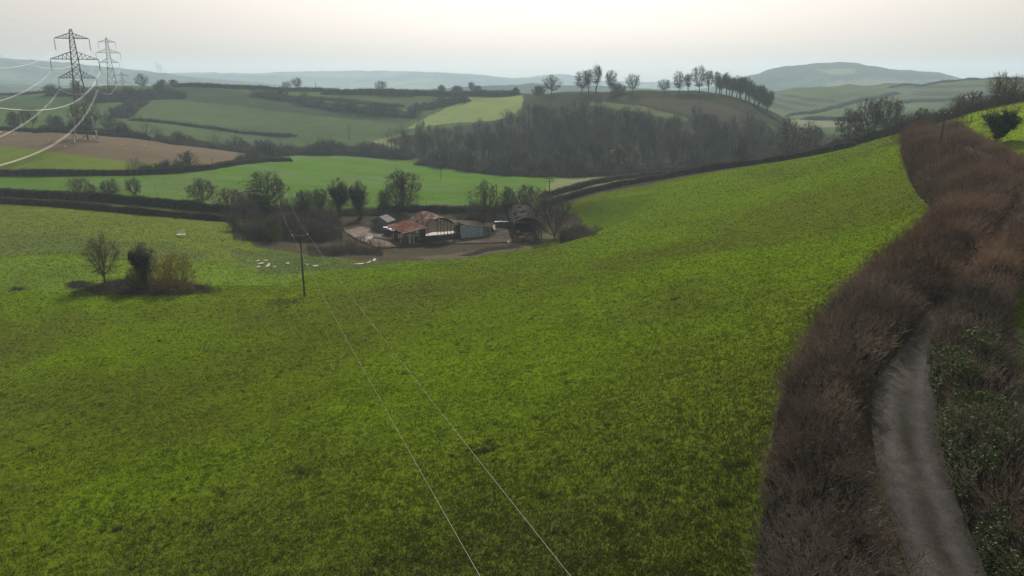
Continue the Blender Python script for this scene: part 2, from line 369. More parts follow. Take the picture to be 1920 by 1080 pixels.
# soil under the lane hedges
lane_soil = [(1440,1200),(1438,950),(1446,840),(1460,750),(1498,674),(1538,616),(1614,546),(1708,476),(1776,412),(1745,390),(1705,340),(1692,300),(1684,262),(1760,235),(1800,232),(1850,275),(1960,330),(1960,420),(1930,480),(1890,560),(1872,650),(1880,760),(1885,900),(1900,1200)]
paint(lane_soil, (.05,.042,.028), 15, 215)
# dead grass edge
C *= (.90+.20*fbm(X/3, Y/3, 3, 17))[..., None]
C[RR > 230] *= .88
bump_mask = np.clip((420-RR)/150, 0, 1)
Z2 = Z + bumpy*bump_mask
nr, na = X.shape
idx = np.arange(nr*na).reshape(nr, na)
q = np.stack([idx[:-1,:-1], idx[:-1,1:], idx[1:,1:], idx[1:,:-1]], -1).reshape(-1, 4)[:, ::-1]
V = np.stack([X, Y, Z2+CZ], -1).reshape(-1, 3)
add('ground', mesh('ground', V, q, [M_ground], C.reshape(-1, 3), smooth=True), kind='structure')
GC = C
def hue_at(x, y):      # ground colour at a point
    a = np.arctan2(x, y); r = np.hypot(x, y)
    ia = np.clip(np.searchsorted(az, a), 0, na-1); ir = np.clip(np.searchsorted(rr, r), 0, nr-1)
    return GC[ir, ia]
# ------------------------------------------------------------ vegetation builders
def rvec(n):
    v = rng.normal(size=(n, 3)); return v/np.linalg.norm(v, axis=1, keepdims=True)
def slivers(mb, p, d, L, w, col, bend=0):
    """thin triangles: base p, direction d (unit), length L, width w"""
    n = len(p); L = np.broadcast_to(L, n)[:, None]; w = np.broadcast_to(w, n)[:, None]
    s = np.cross(d, rvec(n)); s /= np.linalg.norm(s, axis=1, keepdims=True)+1e-9
    v = np.stack([p-s*w/2, p+s*w/2, p+d*L], 1).reshape(-1, 3)
    mb.put(v, t=np.arange(3*n).reshape(n, 3), c=np.repeat(col, 3, 0) if np.ndim(col) == 2 else col)
def twiggy(mb, p, d, L, w, col, side=4):
    """a stem sliver with side twigs"""
    n = len(p); slivers(mb, p, d, L, w, col)
    L = np.broadcast_to(L, n); w = np.broadcast_to(w, n)
    for k in range(side):
        t = rng.uniform(.25, .9, n)
        q = p+d*(L*t)[:, None]; e = d+rvec(n)*.75; e /= np.linalg.norm(e, axis=1, keepdims=True)
        slivers(mb, q, e, L*rng.uniform(.2, .45, n), w*.8, col)
def leaves(mb, p, sz, col):
    n = len(p); a = rvec(n); b = np.cross(a, rvec(n)); b /= np.linalg.norm(b, axis=1, keepdims=True)+1e-9
    s = np.broadcast_to(sz, n)[:, None]
    v = np.stack([p-a*s*.6, p+b*s*.35, p+a*s*.6, p-b*s*.35], 1).reshape(-1, 3)
    mb.put(v, q=np.arange(4*n).reshape(n, 4), c=np.repeat(col, 4, 0) if np.ndim(col) == 2 else col)
def colmix(a, b, t): return np.array(a)[None]*(1-t[:, None]) + np.array(b)[None]*t[:, None]

TREES = {}
def gen_tree(kind, seed, fill=1.0):
    rnd = random.Random(seed); segs = []
    K = dict(
        oak=dict(trunk=.20, n0=8, ang=(.25, 1.15), L0=.36, ratio=.66, ch=(5, 5, 4), up=.10, wr=1.05),
        ash=dict(trunk=.26, n0=7, ang=(.2, .9), L0=.34, ratio=.64, ch=(5, 4, 4), up=.14, wr=.72),
        tall=dict(trunk=.34, n0=8, ang=(.2, .8), L0=.26, ratio=.64, ch=(5, 4, 3), up=.10, wr=.5),
        fan=dict(trunk=.03, n0=11, ang=(.05, .85), L0=.40, ratio=.58, ch=(6, 4, 3), up=.10, wr=.9),
        vase=dict(trunk=.16, n0=8, ang=(.15, 1.0), L0=.42, ratio=.64, ch=(5, 4, 3), up=.12, wr=.95),
        bush=dict(trunk=.01, n0=16, ang=(.1, 1.35), L0=.42, ratio=.6, ch=(6, 4, 2), up=.12, wr=1.5))[kind]
    def grow(p, d, L, r, lev):
        pts = [p]
        for i in range(3):
            d = d + np.array([rnd.gauss(0, .16), rnd.gauss(0, .16), rnd.gauss(0, .08)+K['up']]); d /= np.linalg.norm(d)
            q = p + d*L/3; segs.append((p, q, r, r*.8, lev)); p = q; r *= .8; pts.append((p, d.copy(), r))
        if lev < 3:
            nch = K['ch'][lev-1] if lev > 0 else K['n0']
            for c in range(nch):
                if lev == 0: s, dd, rr = pts[3]; s = s - dd*L*rnd.uniform(0, .3 if K['trunk'] > .05 else .02); a = K['ang'][0]+(K['ang'][1]-K['ang'][0])*((c+.5)/nch)+rnd.gauss(0, .08)
                else: s, dd, rr = pts[1+c % 3]; a = rnd.uniform(.25, .8) if c else .12
                th = rnd.uniform(0, 6.283) if lev else c*2.4+rnd.uniform(-.4, .4)
                x = np.cross(dd, [.3, .9, .2]); x /= np.linalg.norm(x); y = np.cross(dd, x)
                nd = dd*math.cos(a) + (x*math.cos(th)+y*math.sin(th))*math.sin(a)
                Lc = (K['L0'] if lev == 0 else L*K['ratio'])*rnd.uniform(.75, 1.2)*(1.12-.22*a if lev == 0 else 1)
                grow(s, nd, Lc, rr*(.62 if lev == 0 else .6), lev+1)
    r0 = .028 if K['trunk'] > .05 else .016
    grow(np.zeros(3), np.array([0, 0, 1.]), max(K['trunk'], .02), r0, 0)
    zc, zr = dict(oak=(.58,.42), ash=(.58,.42), tall=(.60,.40), fan=(.50,.50), vase=(.56,.44), bush=(.38,.62))[kind]
    env = np.array([K['wr']/2, K['wr']/2, zr]); cen = np.array([0, 0, zc]); ph = [rnd.uniform(0, 6.28) for _ in range(4)]
    allp = np.array([s[1] for s in segs if s[4] >= 2]); sx = env[0]/np.percentile(np.hypot(allp[:,0], allp[:,1]), 88); sz = 1/np.percentile(allp[:,2], 90)
    def warp(p):
        p = p*np.array([sx, sx, sz]); v_ = (p-cen)/env; th_ = np.arctan2(v_[:,1], v_[:,0])
        lump = 1+.10*np.sin(3*th_+ph[0]+4*v_[:,2])+.08*np.sin(5*th_+ph[1]-5*v_[:,2])+.06*np.sin(7*v_[:,2]+ph[2])
        rho = np.linalg.norm(v_, axis=1)/lump; r2 = np.where(rho < .62, rho, .62+.36*np.tanh((rho-.62)/.36))
        out = cen+v_*env*(r2/np.maximum(rho, 1e-6))[:, None]
        k = np.clip(p[:, 2]/(zc*.6), 0, 1)[:, None]      # leave the bole alone
        return p*(1-k)+out*k if kind not in ('fan', 'bush') else np.where(p[:, 2:3] < .05, p, out)
    A = np.array([s[0] for s in segs]); B = np.array([s[1] for s in segs]); ra = np.array([s[2] for s in segs]); rb = np.array([s[3] for s in segs]); lv = np.array([s[4] for s in segs])
    A = warp(A); B = warp(B)
    # fill the crown evenly: boughs from the nearest limb out to points spread through its volume
    g_ = np.random.default_rng(seed); M_ = int((620 if kind != 'tall' else 420)*fill)
    q_ = g_.normal(size=(M_, 3)); q_ /= np.linalg.norm(q_, axis=1, keepdims=True); rad_ = g_.uniform(.12, 1, M_)**.42
    th_ = np.arctan2(q_[:,1], q_[:,0]); lump = 1+.09*np.sin(3*th_+ph[0]+4*q_[:,2])+.08*np.sin(5*th_+ph[1]-5*q_[:,2])+.06*np.sin(7*q_[:,2]+ph[2])
    T_ = cen+q_*env*(rad_*lump*.97)[:, None]; T_ = T_[T_[:,2] > .06]
    k_ = np.nonzero(lv >= 1)[0]; nd = B[k_]
    dm = ((T_[:, None]-nd[None])**2*np.array([1,1,1.])).sum(2) + np.where(nd[None,:,2] > T_[:,None,2]+.03, .05, 0); j_ = dm.argmin(1)
    S_ = nd[j_]; r_ = np.minimum(rb[k_][j_], .004)
    mid_ = (S_+T_)/2+np.stack([g_.normal(0, .012, len(T_)), g_.normal(0, .012, len(T_)), np.abs(g_.normal(0, .02, len(T_)))*-1], 1)
    A = np.concatenate([A, S_, mid_]); B = np.concatenate([B, mid_, T_]); ra = np.concatenate([ra, r_, r_*.7]); rb = np.concatenate([rb, r_*.7, r_*.4]); lv = np.concatenate([lv, np.full(2*len(T_), 3)])
    return A, B, ra, rb, lv
def tree_mesh(kind, seed, ntw, tw, bark=(.07,.06,.05), twc=(.075,.06,.048), ivy=0, lod=0, fill=1.0, leafc=(.02,.035,.012), tl=(.035,.085)):
    A, B, ra, rb, lv = gen_tree(kind, seed, fill)
    t = MB(); k = lv <= (1 if lod else 2)
    lo = max(tw*.45, .0012)
    t.tubes(A[k], B[k], np.maximum(ra[k], lo), np.maximum(rb[k], lo), 3 if lod else 5, bark)
    c = MB(); k = lv >= 2
    if not lod: k3 = lv == 3; c.tubes(A[k3], B[k3], np.maximum(ra[k3], lo*.7), lo*.5, 3, twc)
    pw = np.where(lv[k] == 3, 1.0, .35); ii = rng.choice(np.nonzero(k)[0], ntw, p=pw/pw.sum()); f = rng.uniform(0, 1, ntw)[:, None]
    p = A[ii]*(1-f)+B[ii]*f; d = (B[ii]-A[ii]); d /= np.linalg.norm(d, axis=1, keepdims=True)
    d = d+rvec(ntw)*.7+np.array([0, 0, .15]); d /= np.linalg.norm(d, axis=1, keepdims=True)
    cc = colmix(twc, np.array(twc)*1.5, rng.uniform(0, 1, ntw))
    slivers(c, p, d, rng.uniform(tl[0], tl[1], ntw), tw, cc)
    iv = None
    if ivy:
        iv = MB(); k = np.nonzero((lv <= 1) | ((lv == 2) & (A[:, 2] < .7)))[0]; n = ivy; ln = np.linalg.norm(B[k]-A[k], axis=1)*np.where(lv[k] == 2, .45, 1.3)
        jj = rng.choice(k, n, p=ln/ln.sum()); f = rng.uniform(0, 1, n)[:, None]; p = A[jj]*(1-f)+B[jj]*f
        sp = np.where(lv[jj] == 0, .045, np.where(lv[jj] == 1, .04, .022))[:, None]; p = p + rng.normal(size=(n, 3))*sp; p[:, 2] = np.abs(p[:, 2])
        leaves(iv, p, rng.uniform(.022, .04, n), colmix(leafc, np.array(leafc)*2.2, rng.uniform(0, 1, n)**2))
    return t, c, iv
def lib(key, kind, seed, ntw, tw, **kw):
    t, c, iv = tree_mesh(kind, seed, ntw, tw, **kw)
    TREES[key] = (t.me(key+'_trunk', M_bark), c.me(key+'_crown', M_twig), iv.me(key+'_ivy', M_leaf) if iv else None)
    return t, c
NT = {}
def tree(key, px, base, top, wid, label, Y=None, group='bare trees', name='bare_tree', near=60, far=4000, rot=None, zof=0):
    if Y is None: x, y = hit(px, base, near, far)
    else: x, y = atY(px, Y, base)
    z = float(H(x, y)) - .15
    ztop = CZ + slope(top)*y; h = max(ztop - z, 2.5)
    o = empty(name, (x, y, z), rng.uniform(0, 6.28) if rot is None else rot, label=label, category=('bush' if 'bush' in name or 'shrub' in name else 'tree'), group=group)
    wr = TREES[key][0].get('wr', 1.0)
    wm = wid/F*y*1.02                                   # crown width in metres
    base_w = KW[key]*h; s = wm/base_w; s = min(max(s, .6), 2.0)
    o.scale = (h*s, h*s, h)
    tm, cm, im = TREES[key]
    add('trunk', tm, o); add('crown', cm, o)
    if im: add('ivy', im, o)
    return o
KW = {}
def L_(key, kind, seed, n, tw, **k):
    KW[key] = dict(oak=1.05, ash=.72, tall=.5, fan=.9, vase=.95, bush=1.5)[kind]; return lib(key, kind, seed, n, tw, **k)
DK = dict(bark=(.042,.038,.033), twc=(.048,.040,.033))
for i in range(3):
    L_('oak%d'%i, 'oak', 11+i, 8500, .0042, bark=(.06,.053,.045), twc=(.06,.05,.04))
    L_('ash%d'%i, 'ash', 21+i, 7000, .0045, bark=(.06,.055,.045), twc=(.062,.055,.042))
    L_('fan%d'%i, 'fan', 31+i, 11000, .004, bark=(.055,.05,.04), twc=(.062,.052,.04))
    L_('foak%d'%i, 'oak', 41+i, 3600, .0065, **DK); L_('fash%d'%i, 'ash', 51+i, 3200, .0065, **DK)
    L_('ftall%d'%i, 'tall', 61+i, 2600, .0055, **DK); L_('fbush%d'%i, 'bush', 71+i, 3000, .02, **DK)
L_('bush0', 'bush', 81, 9000, .006, twc=(.06,.048,.035)); L_('bush1', 'bush', 82, 9000, .006, twc=(.075,.055,.035))
L_('ivyfan', 'fan', 91, 5000, .004, ivy=9000); L_('ivyash', 'ash', 92, 5000, .004, ivy=8000); L_('ivyoak', 'oak', 93, 4500, .0045, ivy=8000)
L_('goldbush', 'bush', 94, 14000, .005, bark=(.10,.08,.03), twc=(.17,.125,.035)); L_('greenbush', 'bush', 95, 9000, .006, twc=(.07,.07,.03), ivy=2500, leafc=(.07,.09,.03))
L_('fanair', 'fan', 99, 5500, .0045, fill=.55, bark=(.05,.045,.038), twc=(.055,.048,.04)); L_('airy', 'vase', 97, 4200, .004, fill=.6); L_('ivyvase', 'vase', 98, 3500, .004, ivy=9500, fill=.5)
L_('willow', 'bush', 96, 9000, .015, bark=(.12,.12,.05), twc=(.26,.27,.09), ivy=2500, leafc=(.16,.18,.06))

LODS = {}
def arr(me):
    v = np.empty(len(me.vertices)*3, np.float32); me.vertices.foreach_get('co', v); v = v.reshape(-1, 3)
    c = np.empty(len(me.vertices)*4, np.float32); me.color_attributes['col'].data.foreach_get('color', c)
    l = np.empty(len(me.loops), np.int32); me.loops.foreach_get('vertex_index', l)
    t = np.empty(len(me.polygons), np.int32); me.polygons.foreach_get('loop_total', t)
    return v, c.reshape(-1, 4)[:, :3], l, t
def lod(key, n):
    if (key, n) in LODS: return LODS[(key, n)]
    tm, cm, _ = TREES[key]; v, c, l, t = arr(tm); v2, c2, l2, t2 = arr(cm)
    n3 = int((t2 == 3).sum()); tri = l2.reshape(-1, 3) if n3 == len(t2) else l2[-n3*3:].reshape(-1, 3)
    tri = tri[rng.permutation(len(tri))[:n]]; used = np.unique(tri); remap = np.zeros(len(v2), int); remap[used] = np.arange(len(used))
    LODS[(key, n)] = (v, c, l.reshape(-1, 4), v2[used], c2[used], remap[tri]); return LODS[(key, n)]
def plant(mb, pts, hr, keys, n, tintv=(.75,1.3), wr=(.8,1.15), base=(1,1,1)):
    for (x, y) in pts:
        v, c, q, v2, c2, tri = lod(keys[rng.integers(len(keys))], n)
        h = rng.uniform(*hr)*(.7+.6*vnoise(x/9, y/9, 66)); w_ = h*rng.uniform(*wr); s = np.array([w_, w_, h]); a = rng.uniform(0, 6.28); Rm = np.array([[math.cos(a), -math.sin(a), 0],[math.sin(a), math.cos(a), 0],[0, 0, 1]])
        b0 = np.array([x, y, float(H(x, y))-.3]); tn = rng.uniform(*tintv); tc = np.array(base)*tn
        mb.put((v*s)@Rm.T+b0, q=q, c=c*tc); mb.put((v2*s)@Rm.T+b0, t=tri, c=c2*tc)
def brush(name, Lp, Rp, h, label, group=None, cat='hedge', cols=((.05,.04,.03), (.09,.065,.045)), dens=12, tl=(.5, 1.1), tw=.02, side=3, lump=1.6, parent=None, core=(.022,.019,.014), seed=0, step=.7, hn=.45, up=.9, kind=None, square=False, fine=None, tint=None, lean=0, trees=None, cs=.5, soft=False):
    """hedge / scrub between two ground lines: a lumpy dark body plus twigs"""
    Lp = np.array(Lp, float); Rp = np.array(Rp, float)
    def resample(P, n):
        d = np.concatenate([[0], np.cumsum(np.linalg.norm(np.diff(P, axis=0), axis=1))]); t = np.linspace(0, d[-1], n)
        return np.stack([np.interp(t, d, P[:,0]), np.interp(t, d, P[:,1])], 1), d[-1]
    _, tot = resample(Lp, 2); _, tot2 = resample(Rp, 2); tot = max(tot, tot2)
    n = max(int(tot/step), 6)
    if len(Lp) == len(Rp):
        # matched stations
        d = np.concatenate([[0], np.cumsum(np.linalg.norm(np.diff((Lp+Rp)/2, axis=0), axis=1))]); t = np.linspace(0, d[-1], n)
        A = np.stack([np.interp(t, d, Lp[:,0]), np.interp(t, d, Lp[:,1])], 1); B = np.stack([np.interp(t, d, Rp[:,0]), np.interp(t, d, Rp[:,1])], 1)
        hh = np.interp(t, d, np.broadcast_to(h, len(Lp)))
    else:
        A, _ = resample(Lp, n); B, _ = resample(Rp, n); hh = np.interp(np.linspace(0, 1, n), np.linspace(0, 1, len(np.atleast_1d(h))), np.atleast_1d(h))
    if trees: hh = hh*cs
    width = np.linalg.norm(B-A, axis=1).mean(); m = int(min(max(width/step, 6), 26))
    s = np.linspace(0, 1, m+1)
    Xg = A[:, None, 0]*(1-s)+B[:, None, 0]*s; Yg = A[:, None, 1]*(1-s)+B[:, None, 1]*s
    dome = np.clip(1-np.abs(2*s-1)**(6 if square else 3.2), 0, 1)**.6
    if soft: dome = np.clip(1-(2*s-1)**2, 0, 1)
    nz = fbm(Xg/lump+seed*3.1, Yg/lump, 3, 50+seed); nz2 = fbm(Xg/(lump*5)+seed, Yg/(lump*5), 2, 60+seed)
    ends = np.clip(np.minimum(np.arange(n), np.arange(n)[::-1])/(3. if not soft else n*.3), 0.02, 1)[:, None]
    top = hh[:, None]*dome[None]*(1-hn/2+hn*(nz*.6+nz2*.8-.2))*ends
    Zg = H(Xg, Yg)
    Xj = Xg+(vnoise(Xg*1.7, Yg*1.7, 5)-.5)*step*.9; Yj = Yg+(vnoise(Xg*1.7+9, Yg*1.7, 6)-.5)*step*.9
    V = np.stack([Xj, Yj, Zg-.25+top*.82], -1)
    idx = np.arange(n*(m+1)).reshape(n, m+1)
    q = np.stack([idx[:-1,:-1], idx[:-1,1:], idx[1:,1:], idx[1:,:-1]], -1).reshape(-1, 4)
    cmb = MB(); cc = np.array(core)[None]*(.7+.9*fbm(Xg/1.5, Yg/1.5, 2, 9).reshape(-1, 1))
    cmb.put(V.reshape(-1, 3), q=q, c=cc)
    tmb = MB()
    area = tot*width; N = int(area*dens)
    u = rng.uniform(0, n-1.001, N); v = rng.uniform(0.02, .98, N)*m
    iu = u.astype(int); iv = v.astype(int); fu = (u-iu)[:, None]; fv = (v-iv)[:, None]
    p = (V[iu, iv]*(1-fu)*(1-fv)+V[iu+1, iv]*fu*(1-fv)+V[iu, iv+1]*(1-fu)*fv+V[iu+1, iv+1]*fu*fv)
    side_v = (B-A)[iu]; side_v /= np.linalg.norm(side_v, axis=1, keepdims=True)
    sc = (v/m*2-1)[:, None]
    d = np.concatenate([side_v*sc*.7, np.full((N, 1), up)], 1)+rvec(N)*.38; d[:,0] += lean; d /= np.linalg.norm(d, axis=1, keepdims=True)
    L = rng.uniform(tl[0], tl[1], N)*(.55+.9*nz.reshape(n, -1)[iu, iv])
    tcol = np.clip(fbm(p[:,0]/(lump*3), p[:,1]/(lump*3), 3, 70+seed)*1.7-.35+rng.normal(0, .18, N), 0, 1)
    col = colmix(cols[0], cols[1], tcol)*(.55+.9*fbm(p[:,0]/(lump*1.3), p[:,1]/(lump*1.3), 2, 75+seed))[:, None]
    if tint is not None: col = tint(p, col)
    p = p - d*L[:, None]*.25
    twiggy(tmb, p, d, L, tw, col, side)
    tq = []
    if trees:
        nt_ = max(int(area*trees[0]), 3); uu = rng.uniform(0, n-1.01, nt_); vv_ = rng.uniform(.08, .92, nt_); ii = uu.astype(int); ff = (uu-ii)[:, None]
        pa_ = A[ii]*(1-ff)+A[ii+1]*ff; pb_ = B[ii]*(1-ff)+B[ii+1]*ff; pp_ = pa_*(1-vv_[:, None])+pb_*vv_[:, None]
        n0_ = tmb.n; plant(tmb, pp_, trees[1], trees[2], trees[3], base=trees[4] if len(trees) > 4 else (1,1,1))
    vs = cmb.v+tmb.v
    # one thing: body and twigs share one mesh with two materials
    nb = cmb.n; fq = np.concatenate(cmb.q); ft = np.concatenate(tmb.t)+nb; fl = [fq]
    if tmb.q: fl.append(np.concatenate(tmb.q)+nb)
    fl.append(ft); me = mesh(name, np.concatenate(vs), fl, [M_core, M_twig], np.concatenate(cmb.c+tmb.c), midx=np.concatenate([np.zeros(len(fq)), np.ones(sum(len(f) for f in fl[1:]))]))
    return add(name, me, None, None, label=label, category=cat, group=group) if kind is None else add(name, me, None, None, label=label, kind=kind)
def line(pts, near=60, far=4000):
    """pixel polyline -> ground polyline, densified in pixels"""
    out = []
    for i in range(len(pts)-1):
        n = max(int(math.dist(pts[i][:2], pts[i+1][:2])/25), 1)
        for k in range(n):
            f = k/n; px = pts[i][0]*(1-f)+pts[i+1][0]*f; py = pts[i][1]*(1-f)+pts[i+1][1]*f
            out.append(hit(px, py, near, far))
    out.append(hit(pts[-1][0], pts[-1][1], near, far)); out = np.array(out)
    if len(out) > 4:                     # tame grazing-angle jumps in depth
        r = np.hypot(out[:,0], out[:,1]); a = np.arctan2(out[:,0], out[:,1])
        rm = r.copy()
        for i in range(len(r)): rm[i] = np.median(r[max(0, i-2):i+3])
        rs = rm.copy()
        for i in range(len(r)): rs[i] = np.mean(rm[max(0, i-1):i+2])
        out = np.stack([rs*np.sin(a), rs*np.cos(a)], 1)
    return out
def offset(P, wdt):
    t = np.gradient(P, axis=0); t /= np.linalg.norm(t, axis=1, keepdims=True)+1e-9; nn = np.stack([-t[:,1], t[:,0]], 1)
    return P-nn*wdt/2, P+nn*wdt/2
def hedge(pts, h, wdt, label, near=60, far=4000, **kw):
    c = line(pts, near, far); A, B = offset(c, wdt)
    return brush(kw.pop('name', 'hedge'), A, B, h, label, **kw)
# ------------------------------------------------------------ the lane
def smooth_line(pts, near, far, n):
    P = np.array([hit(a, b, near, far) for a, b in pts])
    d = np.concatenate([[0], np.cumsum(np.linalg.norm(np.diff(P, axis=0), axis=1))]); t = np.linspace(0, d[-1], n)
    Q = np.stack([np.interp(t, d, P[:,0]), np.interp(t, d, P[:,1])], 1)
    k = max(9, n//28)
    for _ in range(3):
        R_ = Q.copy()
        for i in range(1, n-1):
            a, b = max(0, i-k), min(n, i+k+1); m_ = min(i-a, b-1-i); R_[i] = Q[i-m_:i+m_+1].mean(0)
        Q = R_
    return Q
LC = [(1850,1250),(1774,1080),(1722,980),(1690,900),(1674,840),(1672,770),(1688,700),(1722,640),(1756,595),(1800,545),(1846,490),(1888,440),(1916,392),(1912,350),(1866,315),(1800,287),(1762,263),(1735,250)]
lane_c = smooth_line(LC, 15, 215, 520)
la, lb = offset(lane_c, 3.3)
mm = 30; s = np.linspace(0, 1, mm+1)
lx = la[:, None, 0]*(1-s)+lb[:, None, 0]*s; ly = la[:, None, 1]*(1-s)+lb[:, None, 1]*s
wob = (fbm(lx/2, ly/2, 2, 77)-.5)*.06
lz = H(lx, ly)+.34+wob-.05*np.abs(2*s-1)**2
cc = np.empty(lx.shape+(3,)); cc[:] = (.040, .0365, .034)
trk = np.exp(-((s-.5)/.10)**2)[None]*np.clip(fbm(lx/3, ly/6, 3, 78)*2-.5, 0, 1)
wheel = (np.exp(-((s-.27)/.10)**2)+np.exp(-((s-.73)/.10)**2))[None]*(.5+.7*fbm(lx/2.5, ly/5, 3, 80)); cc = cc*(1+.5*wheel[..., None])
cc += (np.array((.027,.024,.019))-cc)*np.clip(trk[..., None]*1.2, 0, 1)
edge = np.clip((np.abs(2*s-1)-.78)/.2, 0, 1)[None]; cc += (np.array((.03,.026,.018))-cc)*edge[..., None]*.8
patch = np.clip((fbm(lx/1.8, ly/1.8, 3, 79)-.55)*6, 0, 1); cc += (np.array((.072,.063,.055))-cc)*patch[..., None]*.5
idx = np.arange(lx.size).reshape(lx.shape)
q = np.stack([idx[:-1,:-1], idx[:-1,1:], idx[1:,1:], idx[1:,:-1]], -1).reshape(-1, 4)
add('lane', mesh('lane', np.stack([lx, ly, lz], -1).reshape(-1, 3), q, [M_lane], cc.reshape(-1, 3), smooth=True), kind='structure')
# hedges either side of it
def near_fn(P): return np.array(P)
n_ = len(lane_c)
sel = np.arange(0, n_, 8)
lane_s = lane_c[sel]
FE = [(1400,1250),(1420,1080),(1416,950),(1426,840),(1442,750),(1482,670),(1522,610),(1602,540),(1700,470),(1774,415),(1742,388),(1706,345),(1694,305),(1686,268),(1682,258)]
field_edge = smooth_line(FE, 15, 215, 200)
RE = [(2150,1250),(2010,1080),(1960,950),(1905,850),(1885,760),(1872,650),(1892,560),(1960,480),(2040,420),(2010,350),(1935,318),(1880,288),(1840,270),(1800,240)]
right_edge = smooth_line(RE, 15, 215, 200)
def nearest_station(P, Q, maxd):
    """for each lane station take the matching point of the outer line"""
    out = []
    for i, p in enumerate(P):
        f = i/(len(P)-1)
        d = np.linalg.norm(Q-p, axis=1); w_ = np.abs(np.linspace(0, 1, len(Q))-f)*25
        out.append(Q[int(np.argmin(d+w_))])
    out = np.array(out)
    for _ in range(2): out[1:-1] = (out[:-2]+out[1:-1]*2+out[2:])/4
    return out
tl_ = offset(lane_s, 3.2)
side_sign = tl_[0][5, 0] < tl_[1][5, 0]
laneL, laneR = (tl_[0], tl_[1]) if side_sign else (tl_[1], tl_[0])
rL = np.hypot(*lane_s.T)
ov = np.interp(rL, [0, 46, 54, 82, 88, 94, 104, 112, 118, 132, 137, 152, 158, 200], [1, 1, .2, .0, .5, .5, .1, .0, .0, .0, 1, 1, .3, .3])[:, None]     # hedges overhang the lane
ovL = ov*np.interp(rL, [0, 48, 56, 200], [1.75, 1.6, 1, 1])[:, None]
laneL = lane_s+(laneL-lane_s)*ovL; laneR = lane_s+(laneR-lane_s)*ov
outL = nearest_station(lane_s, field_edge, 12); outR = nearest_station(lane_s, right_edge, 12)
def lane_tint(p, col):
    r = np.hypot(p[:,0], p[:,1]); nn = fbm(p[:,0]/5, p[:,1]/5, 2, 91)
    rust = np.clip((r-48)/60, 0, 1)*.45 + .5*np.clip((nn-.55)*5, 0, 1)*(r > 34)
    grey = np.clip((44-r)/12, 0, 1)*.6
    patchy = (.45+1.1*fbm(p[:,0]/3, p[:,1]/3, 3, 93))[:, None]; out = (col + (np.array((.16,.098,.062))-col)*np.clip(rust, 0, .8)[:, None])*patchy
    return out + (np.array((.13,.115,.10))-out)*grey[:, None]
def split(a, b, c0, c1): return a[c0:c1+1], b[c0:c1+1]
rL = np.hypot(*lane_s.T)
ks = [0, int(np.searchsorted(rL, 62)), len(lane_s)-1]
print('lane stations', len(lane_s), rL[::6].round(0), 'wL', np.linalg.norm(outL-laneL, axis=1)[::6].round(1), 'wR', np.linalg.norm(outR-laneR, axis=1)[::6].round(1))
hl = np.interp(rL[:ks[1]+3], [0, 35, 50, 62], [2.3, 2.4, 2.7, 2.9])
a, b = split(outL, laneL, 0, ks[1]+2)
brush('hedge', a, b, hl, 'wide brown leafless hedge between green field and lane, left side, nearest stretch', cols=((.045,.037,.03),(.20,.155,.115)), dens=26, tl=(.6,1.7), tw=.03, side=5, lump=1.6, step=.45, hn=.8, seed=1, cs=.92, trees=(.10, (2.4, 3.8), ['bush0','bush1','fan1','fan2'], 1500, (.9,.85,.75)), tint=lane_tint, group='hedges along the lane')
a, b = split(outL, laneL, ks[1]-1, ks[2])
brush('hedge', a, b, 3.5, 'tall rusty leafless hedge left of the far lane bend, round the wooden pole', cols=((.055,.042,.034),(.20,.135,.09)), dens=14, tl=(.8,2.1), tw=.045, side=4, lump=2.4, step=.6, hn=.75, seed=2, cs=.88, trees=(.06, (2.9, 4.6), ['bush0','bush1','fan1','fan2'], 1300, (1.3,.95,.7)), tint=lane_tint, group='hedges along the lane')
a, b = split(laneR, outR, 0, ks[1]+2)
brush('hedge', a, b, hl*.85, 'brown hedge with green ivy and brambles on the right side of the lane, nearest stretch', cols=((.045,.037,.03),(.19,.15,.105)), dens=26, tl=(.5,1.5), tw=.03, side=5, lump=1.5, step=.45, hn=.8, seed=3, cs=.92, trees=(.10, (2.2, 3.6), ['bush0','bush1','fan1','fan2'], 1500, (.9,.85,.75)), group='hedges along the lane')
a, b = split(laneR, outR, ks[1]-1, ks[2])
brush('hedge', a, b, np.interp(np.linspace(0, 1, len(a)), [0, .35, .6, 1], [2.8, 2.4, 1.5, 1.5]), 'broad rusty hedge right of the lane beyond the dark bend, below the bright green slope', cols=((.055,.042,.034),(.20,.135,.09)), dens=14, tl=(.8,2.1), tw=.045, side=4, lump=2.4, step=.6, hn=.75, seed=4, cs=.88, trees=(.05, (1.6, 2.8), ['bush0','bush1','fan1','fan2'], 1300, (1.3,.95,.7)), tint=lane_tint, group='hedges along the lane')
# ivy and bramble leaves on the right bank
mb = MB()
P0 = lane_s[:ks[1]+1]; LR, OR = laneR[:ks[1]+1], outR[:ks[1]+1]
n = 26000; u = rng.uniform(0, len(P0)*.62, n); iu = u.astype(int); fu = (u-iu)[:, None]; v = rng.uniform(0, 1, n)[:, None]**1.3
base = (LR[iu]*(1-fu)+LR[iu+1]*fu)*(1-v)+(OR[iu]*(1-fu)+OR[iu+1]*fu)*v
k = fbm(base[:,0]/1.6, base[:,1]/1.6, 3, 95) > .44; base = base[k]; v = v[k]; n = len(base)
zz = H(base[:,0], base[:,1]) + np.clip(1-np.abs(2*v[:,0]-1)**3.2, 0, 1)**.6*2.1*(.75+.5*fbm(base[:,0]/1.2, base[:,1]/1.2, 2, 96))+rng.normal(0, .12, n)
leaves(mb, np.column_stack([base, zz]), rng.uniform(.07, .17, n), colmix((.03,.05,.015), (.12,.15,.05), rng.uniform(0, 1, n)**2))
add('ivy_bramble_patch', mb.me('ivy_bramble_patch', M_leaf), None, None, label='glossy dark green ivy and bramble leaves spilling over the right-hand lane bank', category='ivy')
